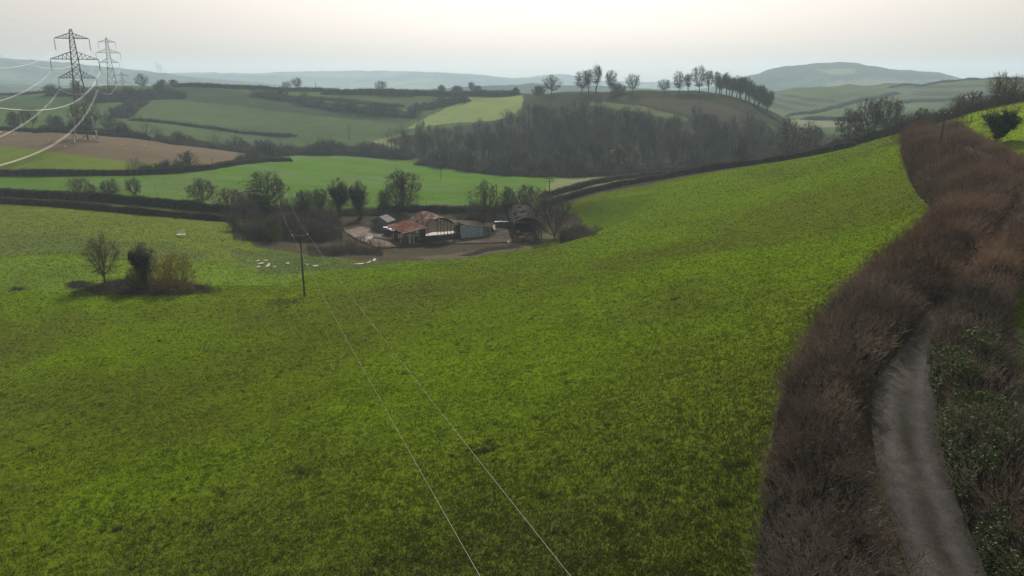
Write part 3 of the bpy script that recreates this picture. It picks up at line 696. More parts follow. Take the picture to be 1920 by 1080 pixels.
# ------------------------------------------------------------ hedges and scrub of the middle distance
FT = dict(trees=(.022, (5.5, 9), ['fbush0','fbush1','fbush2','foak0','fash1'], 900))
DH = dict(cols=((.04,.036,.028),(.075,.062,.045)), core=(.026,.024,.019))
BR = dict(cols=((.055,.04,.034),(.10,.072,.058)), core=(.034,.027,.023))
G1 = 'field hedges'
# left, near
hedge([(-260,372),(0,381),(120,388),(250,400),(350,409),(445,417)], 2.2, 2.2, 'clipped brown hedge along the upper edge of the rough pasture on the left', near=120, far=260, square=True, hn=.5, dens=30, tl=(.3,.7), tw=.04, side=1, lump=1, step=.5, group=G1, seed=5, **BR)
hedge([(-260,362),(0,368),(170,376),(300,388),(440,402),(520,404)], 3.2, 3.0, 'darker taller hedge just behind the clipped one, below the rounded roadside trees', near=130, far=280, hn=.4, dens=20, tl=(.4,.9), tw=.05, side=1, lump=1.5, step=.6, group=G1, seed=6, **DH)
hedge([(-260,327),(0,329),(120,329),(250,328),(330,325),(400,318),(460,307),(500,297),(548,291)], 2.6, 2.6, 'long level clipped hedge between the small yellow-green field and the green valley field', near=180, far=480, square=True, hn=.4, dens=16, tl=(.3,.7), tw=.06, side=1, lump=1.2, step=.6, group=G1, seed=7, **DH)
hedge([(256,322),(290,324),(330,322),(368,319)], 5.6, 5, 'overgrown thorn clump rising from the level hedge below the ploughed field', near=180, far=480, hn=.6, dens=12, tl=(.6,1.4), tw=.07, side=2, lump=2.5, step=.8, group=G1, seed=8, name='thicket', cat='thicket', **DH, trees=(.06, (4, 6.5), ['fbush0','fbush1','bush0'], 1600))
hedge([(445,305),(490,298),(545,291)], 5.2, 5, 'dark thicket where the level hedge meets the valley scrub', near=180, far=520, hn=.6, dens=12, tl=(.6,1.4), tw=.07, side=2, lump=2.5, step=.8, group=G1, seed=9, name='thicket', cat='thicket', **DH, trees=(.06, (4, 6.5), ['fbush0','fbush1','bush0'], 1600))
hedge([(-260,240),(0,243),(60,247),(130,249),(210,256),(290,263)], 2.4, 3, 'low dark hedge along the far side of the ploughed brown field', near=280, far=600, dens=8, tl=(.5,1), tw=.09, side=1, lump=2, step=1, group=G1, seed=10, **DH)
hedge([(60,246),(130,248),(200,254),(290,262)], 6.5, 9, 'dark scrub behind the legs of the biggest pylon', near=280, far=640, hn=.7, dens=5, tl=(.8,1.8), tw=.12, side=2, lump=4, step=1.4, seed=11, name='thicket', cat='thicket', group='valley scrub', **DH, **FT)
# right-hand valley edge of the near field
hedge([(1010,398),(1046,383),(1072,372),(1130,356),(1200,343),(1300,326),(1372,315),(1450,303),(1530,290),(1610,274)], 2.3, 3.0, 'clipped brown hedge along the far edge of the near field, lower of the pair', near=150, far=300, square=True, hn=.5, dens=24, tl=(.3,.7), tw=.05, side=1, lump=1, step=.6, group=G1, seed=12, **BR)
hedge([(1010,384),(1040,370),(1072,358),(1120,344),(1200,331),(1300,318),(1420,307)], 2.4, 3.0, 'clipped brown hedge running beside its twin beyond the near field, upper of the pair', near=200, far=330, square=True, hn=.5, dens=22, tl=(.3,.7), tw=.05, side=1, lump=1, step=.6, group=G1, seed=13, **BR)
# behind the farm
hedge([(700,393),(780,396),(860,398),(940,396),(1000,392)], 2.3, 3, 'low dark hedge behind the barns at the edge of the valley field', near=190, far=280, dens=20, tl=(.4,.9), tw=.05, side=1, lump=1.5, step=.6, group=G1, seed=14, **DH)
# brambles and rough banks
def mound(px, py, wpx, dpx, h, label, name='bramble_patch', near=60, far=300, **kw):
    a = line([(px-wpx/2, py), (px-wpx/4, py+dpx*.08), (px, py+dpx*.1), (px+wpx/4, py+dpx*.08), (px+wpx/2, py)], near, far)
    b = line([(px-wpx/2, py), (px-wpx/4, py-dpx*.8), (px, py-dpx), (px+wpx/4, py-dpx*.8), (px+wpx/2, py)], near, far)
    return brush(name, a, b, h, label, cat='brambles', soft=True, **kw)
mk = dict(dens=40, tl=(.3,.7), tw=.035, side=2, lump=1.0, step=.45, group='bramble patches')
mound(275, 553, 285, 36, 1.7, 'long dark bramble bed at the foot of the lone tree and the ivy tree', seed=20, **{**mk, **BR, 'hn': .9, 'trees': (.12, (.9, 1.8), ['bush0','bush1'], 1200)})
mound(32, 545, 46, 8, .5, 'small flat patch of dead brown stems at the far left', seed=21, **{**mk, **BR})
mound(150, 541, 62, 18, .6, 'low purplish patch of dead stems left of the lone tree', seed=22, **{**mk, **BR})
mound(528, 572, 56, 14, .22, 'flattened brown patch of dead stems by the foot of the two-wire pole', seed=23, **{**mk, **BR})
mk2 = dict(dens=12, tl=(.6,1.5), tw=.05, side=3, lump=2.4, step=.7, hn=.8, group='bramble patches')
TH = dict(trees=(.028, (3.6, 6.2), ['bush0','bush1','fan0','fan1','oak1'], 3000))
THl = dict(trees=(.05, (2.0, 3.6), ['bush0','bush1'], 2200))
mound(540, 452, 205, 44, 2.2, 'big dark thicket left of the barn yard, under the two-wire line', near=120, seed=24, name='thicket', **{**mk2, **TH, **DH})
mound(648, 480, 140, 20, 1.1, 'dark bramble bank between the barn yard and the wet grass', near=120, seed=25, **{**mk2, **THl, **DH})
mound(520, 410, 220, 26, 3.6, 'tall bare scrub behind the dark thicket, below the big rounded trees', near=150, seed=26, name='thicket', **{**mk2, **TH, **DH})
mound(690, 405, 120, 14, 2.6, 'dark scrub behind the old stone shed', near=170, seed=27, name='thicket', **{**mk2, **TH, **DH})
mound(905, 415, 110, 16, 3.4, 'purplish bare scrub between the two barns', near=180, seed=28, name='thicket', **{**mk2, **TH, **BR})
mound(1085, 447, 70, 14, .7, 'rough bank of dead stems right of the roofless barn', near=140, seed=29, **{**mk2, **THl, **BR})
# left hill: crest hedges and belts
FT = dict(trees=(.022, (5.5, 9), ['fbush0','fbush1','fbush2','foak0','fash1'], 900))
HH = dict(near=420, far=1000, dens=2.2, tl=(1,2.2), tw=.16, side=2, lump=4, step=2, hn=.6)
hedge([(325,162),(380,163),(460,167),(560,171),(640,173)], 4.2, 5, 'hedge along the skyline of the left hill, from the copse to the middle', seed=30, group=G1, **{**HH, **DH})
hedge([(600,175),(700,177),(800,178),(870,180),(980,180)], 5.2, 9, 'dark double hedge along the skyline right of the small lone tree', seed=31, group=G1, **{**HH, **DH})
hedge([(470,170),(520,182),(560,192),(620,204),(700,214),(780,222)], 8, 14, 'belt of bare scrub slanting down the left hill to the valley notch', seed=32, name='thicket', cat='thicket', group='valley scrub', **{**HH, **DH, **FT})
hedge([(780,222),(805,208),(830,196),(855,186),(880,182)], 9, 14, 'belt of bare trees and scrub climbing out of the valley notch', seed=33, name='thicket', cat='thicket', group='valley scrub', **{**HH, **DH, **FT})
hedge([(560,184),(640,188),(700,196),(760,204)], 1.8, 9, 'low bracken bank above the slanting scrub belt', seed=34, name='bracken_bank', cat='bracken', group='valley scrub', **{**HH, **DH})
hedge([(236,224),(330,233),(430,246),(500,254),(560,262)], 2.4, 4, 'dark field hedge crossing the foot of the left hill', seed=35, group=G1, **{**HH, **DH})
hedge([(170,193),(215,190),(260,184),(300,172),(332,163)], 8, 30, 'dark bare copse on the shoulder of the left hill', seed=36, name='thicket', cat='copse', group='valley scrub', **{**HH, **DH, **FT, 'hn': .7, 'lump': 7})
hedge([(222,222),(238,212),(248,202),(268,190)], 7, 12, 'dark clumps of bushes trailing down from the hill copse', seed=37, name='thicket', cat='thicket', group='valley scrub', **{**HH, **DH, **FT, 'hn': .9, 'lump': 8})
hedge([(90,177),(120,178),(150,181),(190,183)], 5, 12, 'dark bushes at the top of the field behind the biggest pylon', seed=38, name='thicket', cat='thicket', group='valley scrub', **{**HH, **DH, **FT})
hedge([(-250,174),(0,176),(90,177)], 2.2, 4, 'thin hedge on the skyline at the far left', seed=39, group=G1, **{**HH, **DH})
# valley scrub (brown-purple) along the wood's foot
FT = dict(trees=(.022, (5.5, 9), ['fbush0','fbush1','fbush2','foak0','fash1'], 900))
VB = dict(dens=4, tl=(1,2.4), tw=.12, side=2, lump=5, step=1.5, hn=.7, name='thicket', cat='thicket', group='valley scrub')
hedge([(285,264),(340,272),(400,278),(470,284),(540,290)], 6.5, 14, 'brownish scrub belt running right from the pylon field towards the valley wood', near=320, far=640, seed=40, **{**VB, **BR, **FT})
hedge([(540,289),(620,289),(700,292),(780,299)], 8.5, 16, 'tall bare scrub behind the top edge of the green valley field', near=330, far=640, seed=41, **{**VB, **DH, **FT})
hedge([(780,300),(860,315),(940,327),(1040,333)], 7, 14, 'scrub at the foot of the wood beyond the small field pole', near=300, far=600, seed=42, **{**VB, **BR, **FT})
hedge([(1040,332),(1140,328),(1240,322),(1340,312)], 6, 12, 'purplish scrub at the foot of the wood behind the pair of hedges', near=290, far=600, seed=43, **{**VB, **BR, **FT})
# beyond the near field's right-hand crest the ground drops away
def brushY(pts, h, wdt, label, **kw):
    c = np.array([atY(px, Y, 280) for px, Y in pts]); A, B = offset(c, wdt); return brush(kw.pop('name', 'thicket'), A, B, h, label, **kw)
brushY([(1330,262),(1420,255),(1500,245),(1580,240),(1660,238)], [4.5, 4.5, 5, 6, 6.5], 8, 'brown scrub just over the crest of the near field', seed=44, **{**VB, **BR, 'trees': (.03, (4.5, 7), ['bush0','bush1','fan1','fbush0','ash1'], 1800), 'tw': .09, 'dens': 8})
brushY([(1380,330),(1480,320),(1580,310),(1700,300)], 9, 14, 'darker scrub belt lower behind the crest of the near field', seed=45, **{**VB, **DH, **FT})
brushY([(1560,240),(1640,228),(1720,215),(1800,200)], [4, 5, 6, 5], 8, 'tall bare thorn scrub behind the top of the rusty lane hedge', seed=46, **{**VB, **DH, 'trees': (.03, (4.5, 7), ['bush0','bush1','fan1','fbush0','ash1'], 1800), 'tw': .08, 'dens': 10})
brushY([(1780,205),(1850,200),(1930,195),(2100,190)], [3.5, 4.5, 5.5, 6], 10, 'dark mass of bare scrub on the skyline above the bright green slope', seed=47, **{**VB, **DH, 'trees': (.03, (4.5, 7), ['bush0','bush1','fan1','fbush0','ash1'], 1800), 'tw': .08, 'dens': 10})
# strip hill
SH = dict(near=600, far=1500, dens=1.0, tl=(1,2.4), tw=.2, side=1, lump=6, step=3, hn=.6)
hedge([(1470,222),(1530,212),(1580,200),(1620,186),(1660,172),(1690,164)], 4, 7, 'dark hedge slanting up the strip-field hill', seed=50, group=G1, **{**SH, **DH})
hedge([(1660,166),(1720,160),(1790,153),(1860,149),(2000,147)], 4, 7, 'dark hedge along the skyline of the strip-field hill', seed=51, group=G1, **{**SH, **DH})
hedge([(1680,190),(1740,188),(1800,189),(1880,191)], 3.5, 9, 'dark bank with bushes, lowest of the strips on the right-hand hill', seed=52, group=G1, **{**SH, **DH})
hedge([(1500,226),(1560,225),(1625,226)], 4, 8, 'short dark hedge low on the strip-field hill, left of the three bare trees', seed=53, group=G1, **{**SH, **DH})

# ------------------------------------------------------------ trees one can tell apart
T_ = tree
sky_g, farm_g, road_g = 'trees on the skyline', 'trees round the farm', 'roadside trees'
# round the farm
T_('airy', 197, 534, 436, 78, 'lone bare tree with an open vase-shaped crown on the dark bramble bed', near=90, far=160, name='bare_tree', group=None)
T_('ivyash', 278, 540, 456, 62, 'dark ivy-choked tree standing in the bramble bed', near=90, far=160, name='ivy_tree', group=None)
T_('goldbush', 332, 545, 474, 96, 'golden brown bare willow bush right of the ivy-choked tree', near=90, far=160, name='willow_bush', group=None)
T_('greenbush', 262, 545, 500, 60, 'low dark green bush at the foot of the ivy-choked tree', near=90, far=160, name='green_bush', group=None)
for a in [('bush0',150,378,334,66,'rounded bare roadside tree, leftmost of the three in a row on the left'),('oak1',212,378,336,48,'bare roadside tree with ivy, middle of the three in a row on the left'),('oak2',252,376,333,34,'bare roadside tree, rightmost of the three in a row on the left'),
          ('oak0',380,392,335,60,'broad bare tree left of the biggest rounded tree by the farm'),('bush1',428,394,352,60,'low wide bare tree in the gap left of the biggest rounded tree')]:
    T_(*a, group=road_g, near=150, far=260)
for a in [('oak1',497,402,322,96,'biggest rounded bare tree, behind the two-arm pole left of the farm'),('ash1',572,402,355,38,'small bare tree right of the biggest rounded tree'),('ash2',600,405,353,38,'bare tree midway between the biggest rounded tree and the ivy-clad pair'),
          ('ivyoak',636,406,334,48,'ivy-clad tree, left one of the pair behind the stone shed'),('ivyash',677,410,339,44,'ivy-clad tree, right one of the pair behind the stone shed'),
          ('fan1',755,400,317,82,'large bare tree with upswept fan of branches behind the rusty barn'),('ash0',724,412,352,28,'slim bare sapling in front of the fan-shaped tree'),
          ('fanair',905,424,340,76,'bare fan-shaped tree between the two barns'),('ash1',952,415,349,40,'small upright bare tree behind the roofless barn, left'),
          ('fan2',997,410,346,70,'dense bare tree behind the roofless barn'),('fanair',1040,446,362,98,'many-stemmed bare tree spreading beside the right wall of the roofless barn'),
          ('oak2',460,420,372,50,'low bare tree at the left end of the dark thicket')]:
    T_(*a, group=farm_g, near=130, far=290)
T_('greenbush', 512, 452, 402, 44, 'olive green evergreen bush in the dark thicket under the two-wire line', near=130, far=250, name='green_bush', group=None)
T_('bush1', 560, 440, 398, 70, 'bare brown bush in the thicket right of the olive green bush', near=130, far=250, name='bare_bush', group=None)
T_('bush0', 606, 446, 405, 56, 'bare brown bush in the thicket left of the yard', near=130, far=250, name='bare_bush', group=None)
# left field trees behind the pylon field
for i, a in enumerate([('fbush0',25,238,209,24,'rounded dark tree at the far left behind the ploughed field'),('foak1',47,240,203,22,'bare tree second from the left behind the ploughed field'),('foak2',62,240,202,20,'bare tree third from the left behind the ploughed field'),
          ('foak0',97,243,215,20,'small dark tree just left of the biggest pylon'),('fbush1',111,243,216,20,'small dark bush touching the left side of the biggest pylon'),('foak1',165,262,188,60,'big pale bare tree seen through the legs of the biggest pylon'),('foak2',208,248,212,34,'pale bare tree right of the biggest pylon')]):
    T_(*a, group='trees behind the ploughed field', near=300, far=640)
# skyline trees on the left hill
for a in [('ftall0',143,190,150,20,'tall dark conifer-like tree seen through the middle of the biggest pylon'),('foak0',268,168,138,26,'bare rounded tree left of the copse on the left hill'),('fbush0',305,166,149,26,'rounded bush at the top of the copse, left one'),('fbush1',326,162,149,22,'rounded bush at the top of the copse, right one'),
          ('foak1',539,168,152,22,'dark low tree left of the taller bare one on the skyline'),('fash1',557,169,145,22,'bare tree beside a dark low one on the skyline of the left hill'),('foak2',715,172,151,28,'lone rounded bare tree on the skyline in the middle'),
          ('fbush2',829,173,159,16,'round dark bush on the skyline'),('fbush0',858,174,160,24,'low flat-topped tree on the skyline'),('fash2',885,174,153,16,'broken leaning tree on the skyline'),('fbush1',897,174,160,18,'dark bush beside the broken leaning tree'),('fbush2',968,178,163,16,'small pale bush at the right end of the skyline hedge')]:
    T_(*a, group=sky_g, near=480, far=1000)
# skyline trees on the wooded hill
for a in [('foak0',1034,178,141,38,'dark rounded tree at the left end of the wooded hilltop'),('fbush1',1010,180,160,30,'dark bush left of the rounded tree on the wooded hilltop'),('foak2',1090,177,132,32,'bare tree, left of the close pair with the tallest one'),('ftall1',1117,176,121,24,'tallest slender bare tree on the wooded hilltop'),
          ('ftall0',1104,176,130,20,'slender bare tree between the tallest one and its left neighbour'),('fash0',1146,176,131,26,'bare tree leaning left of the gap on the wooded hilltop'),('fbush2',1160,176,156,30,'low bush under the leaning bare tree'),('foak1',1185,176,138,30,'rounded airy bare tree right of the low bush'),
          ('foak2',1246,175,148,28,'low rounded bare tree at the left end of the beech row'),('foak0',1273,175,134,30,'airy rounded tree, second of the beech row'),('ftall2',1290,175,137,18,'slender tree, third of the beech row'),('foak1',1311,175,123,36,'tallest rounded tree of the beech row'),
          ('ftall0',1328,175,132,20,'slender tree just right of the tallest rounded beech')]:
    T_(*a, group=sky_g, near=430, far=700)
bp = [(1342,175,134),(1352,175,136),(1362,176,137),(1372,178,139),(1381,181,140),(1390,185,142),(1398,189,145),(1406,193,150),(1414,198,156),(1422,202,160),(1430,206,163),(1438,210,168)]
bp += [(a_+6, b_+2, t_+6) for a_, b_, t_ in bp[::2]]
for i, (px, b_, t_) in enumerate(bp):
    T_(['ftall0','fash1','ftall1','ftall2','fash0','fash2'][i % 6], px, b_, t_+[0,4,-2,6,1,5,-1][i % 7], [20,26,18,24,28][i % 5], 'slender bare tree in the close row stepping down the right side of the wooded hill', group='close row of beeches', near=430, far=700)
# the three big bare trees beyond the crest and others to the right
for a in [('oak0',1588,268,205,56,'bare tree leaning left, leftmost of the big group beyond the crest of the near field',232),('oak1',1625,266,186,62,'biggest bare tree of the group beyond the crest of the near field',236),('oak2',1652,264,181,70,'bare tree with the widest crown, right one of the group beyond the crest',238),
          ('oak1',1475,262,222,40,'small dark bare tree beyond the crest, nearest to the wooded hill',300),('oak2',1517,262,228,36,'small bare tree left of the big group beyond the crest',290),('oak0',1388,305,262,34,'small bare tree standing at the edge of the near field crest',262),
          ('airy',1795,236,175,36,'upright bare tree above the rusty hedge, behind the wooden pole',165),('airy',1862,215,134,52,'tall bare tree on the skyline at the right',190),('airy',1900,215,140,48,'bare tree at the right edge of the photo on the skyline',185),('fan2',1735,232,202,50,'rounded bare thorn behind the top of the rusty hedge',205)]:
    T_(*a[:6], Y=a[6], group='trees beyond the crest')
T_('ivyvase', 1866, 268, 196, 84, 'dark ivy-covered tree with spreading bare branches on the bright green slope', near=80, far=200, name='ivy_tree', group=None)
T_('willow', 1161, 306, 273, 40, 'pale yellow-green willow in the dark wood', near=290, far=500, name='willow_bush', group=None)
T_('fbush0', 975, 312, 284, 40, 'rounded grey bush at the foot of the wood, left of the pale willow', near=290, far=500, group='valley scrub', name='bare_bush')
T_('fbush2', 1065, 322, 276, 56, 'mossy green-tinged bush in front of the wood', near=290, far=500, group='valley scrub', name='bare_bush')
T_('fbush1', 1325, 232, 212, 60, 'dark evergreen yew in the middle of the wooded hill', near=380, far=620, group=None, name='yew_tree')

# ------------------------------------------------------------ the wood (reads as one mass)
wood_poly = [(985,226),(1030,220),(1100,226),(1180,236),(1280,250),(1380,258),(1470,268),(1440,285),(1300,306),(1150,320),(1000,318),(880,306),(800,292),(735,276),(730,264),(790,262),(830,255),(900,252),(975,240)]
wp = np.array(wood_poly, float); pts = []
while len(pts) < 560:
    px, py = rng.uniform(730, 1475), rng.uniform(186, 322)
    if inpoly(np.array([px+rng.normal(0, 14)]), np.array([py+rng.normal(0, 7)]), wp)[0]: pts.append(tuple(hit(px, py, 300, 640)))
mb = MB()
plant(mb, pts, (6.0, 13.5), ['foak0','ftall1','fash0','foak2','fash2','ftall0'], 1000, tintv=(.5,1.2), base=(1.0,.92,.85))
add('woodland', mb.me('woodland', M_twig), kind='stuff', label='dense dark leafless wood filling the valley side')

# ------------------------------------------------------------ telegraph poles and their wires
def tube_ob(name, pts, r, m, parent=None, n=5, col=(.35,.35,.33), **kw):
    mb = MB(); mb.path(pts, r, n, col); return add(name, mb.me(name, m), parent, **kw)
def pole(px, base, top, label, arms=1, arm=2.4, ang=0.0, ins=3, Y=None, near=60, far=900, lean=0, group='wooden electricity poles', r=.14, xy=None, h=None, arm_gap=1.0):
    x, y = xy if xy is not None else (hit(px, base, near, far) if Y is None else atY(px, Y, base))
    z = float(H(x, y)); hh = h or (CZ+slope(top)*y-z)
    o = empty('telegraph_pole', (x, y, z), ang, label=label, category='pole', group=group)
    mb = MB(); mb.bar((0, 0, -.6), (lean, 0, hh), r*1.15, 10, (.075,.06,.045), r1=r*.8); add('pole', mb.me('pole', M_wood), o)
    for k in range(arms):
        za = hh-.15-k*arm_gap
        mb = MB(); mb.box((lean, .12, za), (arm, .11, .13), col=(.10,.09,.08)); add('crossarm', mb.me('crossarm', M_wood), o)
        for s in np.linspace(-.47, .47, ins):
            mb = MB(); mb.bar((lean+s*arm, .12, za+.065), (lean+s*arm, .12, za+.17), .03, 6, (.2,.2,.2)); mb.bar((lean+s*arm, .12, za+.15), (lean+s*arm, .12, za+.34), .085, 8, (.55,.54,.5), r1=.05)
            add('insulator', mb.me('insulator', M_paint), o)
    mb = MB(); mb.bar((r*.9, 0, 0), (r*.7+lean, 0, hh*.8), .018, 4, (.12,.12,.12)); add('earth_wire', mb.me('earth_wire', M_steel), o)
    return o, np.array([x, y, z]), hh
p1xy = hit(571, 555, 60, 300); p2xy = atY(524, 192, 352)
dv = np.array([p1xy[0]-8.8, p1xy[1]+7.0]); dv /= np.linalg.norm(dv); ang1 = math.atan2(dv[1], dv[0])-math.pi/2
o1, b1, h1 = pole(571, 555, 441, 'wooden pole with one crossarm and two insulators alone in the near field', arms=1, arm=2.4, ang=ang1, ins=2, xy=p1xy)
z2 = float(H(*p2xy)); h2 = CZ+slope(351)*p2xy[1]-z2
o2, b2, h2 = pole(524, 410, 351, 'wooden pole with two crossarms among the trees left of the farm', arms=2, arm=2.5, ang=ang1*.9, ins=2, xy=p2xy, h=h2, arm_gap=1.1)
z0 = float(H(8.8, -7.0)); p0 = np.array([8.8, -7.0, CZ-10.0])
pole(0, 0, 0, 'wooden pole carrying the two-wire line behind the viewpoint', arms=1, arm=2.4, ang=ang1, ins=2, xy=(8.8, -7.0), h=float(CZ-10.0-H(8.8, -7.0)))
def span(A, B, sag, n=40):
    t = np.linspace(0, 1, n)[:, None]; P_ = A*(1-t)+B*t; P_[:, 2] -= (4*sag*t*(1-t))[:, 0]; return P_
ax = np.array([math.cos(ang1), math.sin(ang1), 0])
for s, nm in ((-1, 'left'), (1, 'right')):
    top1 = b1+np.array([0, 0, h1+.2])+ax*s*1.13; top2 = b2+np.array([0, 0, h2+.2])+ax*s*1.15; top0 = p0+np.array([0, 0, .2])+ax*s*1.13
    P_ = np.concatenate([span(top2, top1, 1.5)[:-1], span(top1, top0, .8, 60)])
    tube_ob('overhead_wire', P_, .0075, M_wire, n=6, col=(.17,.165,.12), label='thin bright overhead wire crossing the near field, %s one of the pair' % nm, category='wire', group='two-wire line')
pole(827, 337, 305, 'slim wooden pole with three insulators standing in the green valley field', near=220, far=420, arm=2.6, ang=.1, r=.13)
pole(1030, 372, 334, 'wooden pole with wide crossarm behind the roofless barn', near=190, far=300, arm=3.4, arms=2, arm_gap=.9, ang=.3, r=.15)
pole(655, 262, 235, 'faint distant pole with three insulators on the grass of the left hill', near=440, far=700, arm=3.4, r=.2)
pole(1757, 292, 212, 'leaning brown wooden pole with three white insulators in the rusty lane hedge', Y=128, arm=2.1, ang=-.1, lean=.35, r=.17)
pole(592, 169, 154, 'tiny bare pole on the skyline of the left hill', near=500, far=900, arm=1.6, r=.2)
pole(400, 320, 297, 'thin pale post in the level hedge right of the thorn clump', near=240, far=500, arm=.8, ins=2, r=.10)

# ------------------------------------------------------------ pylons
def lattice(mb, corners, r, rb, c, nx=1):
    """corners: list of (z, half-width)"""
    for (z0_, w0), (z1_, w1) in zip(corners[:-1], corners[1:]):
        a = [np.array([sx*w0, sy*w0, z0_]) for sx, sy in ((-1,-1),(1,-1),(1,1),(-1,1))]; b = [np.array([sx*w1, sy*w1, z1_]) for sx, sy in ((-1,-1),(1,-1),(1,1),(-1,1))]
        for i in range(4):
            j = (i+1) % 4
            mb.tubes([a[i], a[i], a[j], b[i]], [b[i], b[j], b[i], b[j]], [r, rb, rb, rb], [r, rb, rb, rb], 4, c)
PYC = (.075,.08,.08)
def make_pylon(label, loc, ang, Hh=46.5):
    o = empty('pylon', loc, ang, label=label, category='pylon', group='electricity pylons')
    body = MB(); k = Hh/50
    lev = [(0,4.9),(5,4.25),(11,3.5),(17.5,2.75),(23.5,2.15),(28.8,1.75),(32.2,1.6),(34.6,1.5),(37,1.4),(39.6,1.28),(42,1.15),(44.4,1.0),(46.4,.85),(48.2,.65),(50,.45)]
    lattice(body, [(z*k, w_*k) for z, w_ in lev], .15, .065, PYC)
    for z_, w_ in ((0, 4.9), (11, 3.5), (23.5, 2.15)): 
        cs = [np.array([sx*w_*k, sy*w_*k, z_*k+.3]) for sx, sy in ((-1,-1),(1,-1),(1,1),(-1,1))]; body.tubes(cs, cs[1:]+cs[:1], [.1]*4, [.1]*4, 4, PYC)
    add('lattice_tower', body.me('lattice_tower', M_steel), o)
    fb = MB()
    for sx in (-1, 1):
        for sy in (-1, 1): fb.box((sx*4.9*k, sy*4.9*k, 0), (1.1, 1.1, 1.2), col=(.3,.3,.28))
    add('footing', fb.me('footing', M_paint), o)
    tips = []
    for z_, hw, bw, rise in ((28.8, 7.6, 1.75, 3.4), (37.0, 9.6, 1.4, 3.2), (46.0, 6.9, .9, 2.2)):
        m_ = MB(); z_ *= k; hw *= k; bw *= k; rise *= k
        for s in (-1, 1):
            tip = np.array([s*hw, 0, z_])
            for sy in (-1, 1):
                m_.tubes([[s*bw, sy*bw, z_], [s*bw*.9, sy*bw*.9, z_+rise]], [tip, tip], [.13, .11], [.13, .11], 4, PYC)
                for q in range(1, 5):
                    f = q/5; f2 = (q-1)/5; A_ = np.array([s*bw, sy*bw, z_])*(1-f)+tip*f; B_ = np.array([s*bw*.9, sy*bw*.9, z_+rise])*(1-f)+tip*f; C_ = np.array([s*bw, sy*bw, z_])*(1-f2)+tip*f2
                    m_.tubes([A_, C_], [B_, B_], [.06, .06], [.06, .06], 4, PYC)
            tips.append(tip)
        add('crossarm', m_.me('crossarm', M_steel), o)
    for tip in tips:
        m_ = MB(); L_i = 5.0*k; m_.bar(tip, tip-np.array([0, 0, L_i]), .07, 6, (.12,.11,.10))
        for q in range(14): zc = tip[2]-.6-q*(L_i-1.2)/13; m_.bar((tip[0], tip[1], zc), (tip[0], tip[1], zc-.12), .20, 8, (.13,.12,.11))
        m_.bar(tip-np.array([.3, 0, L_i]), tip-np.array([-.3, 0, L_i]), .12, 6, (.3,.3,.3)); add('insulator_string', m_.me('insulator_string', M_steel), o)
    return o, [t-np.array([0, 0, 5.0*k]) for t in tips], np.array([0, 0, 50*k])
ppos = []
c1 = atY(163, 330, 268)
ldir = np.array([-.47, 1.0]); ldir /= np.linalg.norm(ldir); pang = math.atan2(ldir[1], ldir[0])-math.pi/2
P1 = c1; P0 = P1-ldir*345; P2 = P1+ldir*345; P3 = P2+ldir*300; P4 = P3+ldir*420
tops = {0: None, 1: 57, 2: 70, 3: 106, 4: 130}; lab = {0: 'nearest pylon of the line, outside the left edge of the view', 1: 'biggest lattice steel pylon, standing in the ploughed brown field', 2: 'second lattice pylon along the line, its foot hidden by the hill copse', 3: 'third lattice pylon, smaller, between the second one and the bare rounded tree', 4: 'fourth and faintest near pylon, half behind the bare rounded tree'}
PY = {}
src = None
for i, p in enumerate((P0, P1, P2, P3, P4)):
    zg = float(H(*p)) if i else CZ-26
    base_z = zg if i < 2 else CZ+slope(tops[i])*p[1]-46.5
    base_z = min(base_z, zg)
    if src is None: o, tips, tp = make_pylon(lab[i], (p[0], p[1], base_z), pang); src = o
    else:
        o = src.copy(); COL.objects.link(o); o.location = (p[0], p[1], base_z); o['label'] = lab[i]
        for ch in list(src.children): c_ = ch.copy(); COL.objects.link(c_); c_.parent = o
    ca, sa = math.cos(pang), math.sin(pang)
    PY[i] = [np.array([p[0]+t[0]*ca-t[1]*sa, p[1]+t[0]*sa+t[1]*ca, base_z+t[2]]) for t in tips+[tp]]
names = ['lowest left', 'lowest right', 'middle left', 'middle right', 'top left', 'top right']
for k in range(7):
    mb = MB()
    offs = (-.22, .22) if k < 6 else (0,)
    for of in offs:
        o_ = np.array([ca*of, sa*of, 0])
        for i, sg in ((0, 9.5), (1, 9.0), (2, 8.0), (3, 10.0)):
            if k == 6: sg *= .75
            mb.path(span(PY[i][k]+o_, PY[i+1][k]+o_, sg, 46), .021 if k < 6 else .015, 4, (.45,.42,.39))
    add('power_line', mb.me('power_line', M_wire), label=('twin power cable hanging from the %s arms of the pylons' % names[k]) if k < 6 else 'single earth wire joining the pylon peaks', category='cable', group='pylon cables')
# tiny far pylons on the far hill
for j, (px, top) in enumerate(((294, 116), (300, 121))):
    p = atY(px, 2650+150*j, top); o = src.copy(); COL.objects.link(o); zt = CZ+slope(top)*p[1]; o.location = (p[0], p[1], zt-46.5); o['label'] = 'very distant faint pylon against the sky above the blue hill, %s one' % ('left' if j == 0 else 'right')
    for ch in list(src.children): c_ = ch.copy(); COL.objects.link(c_); c_.parent = o

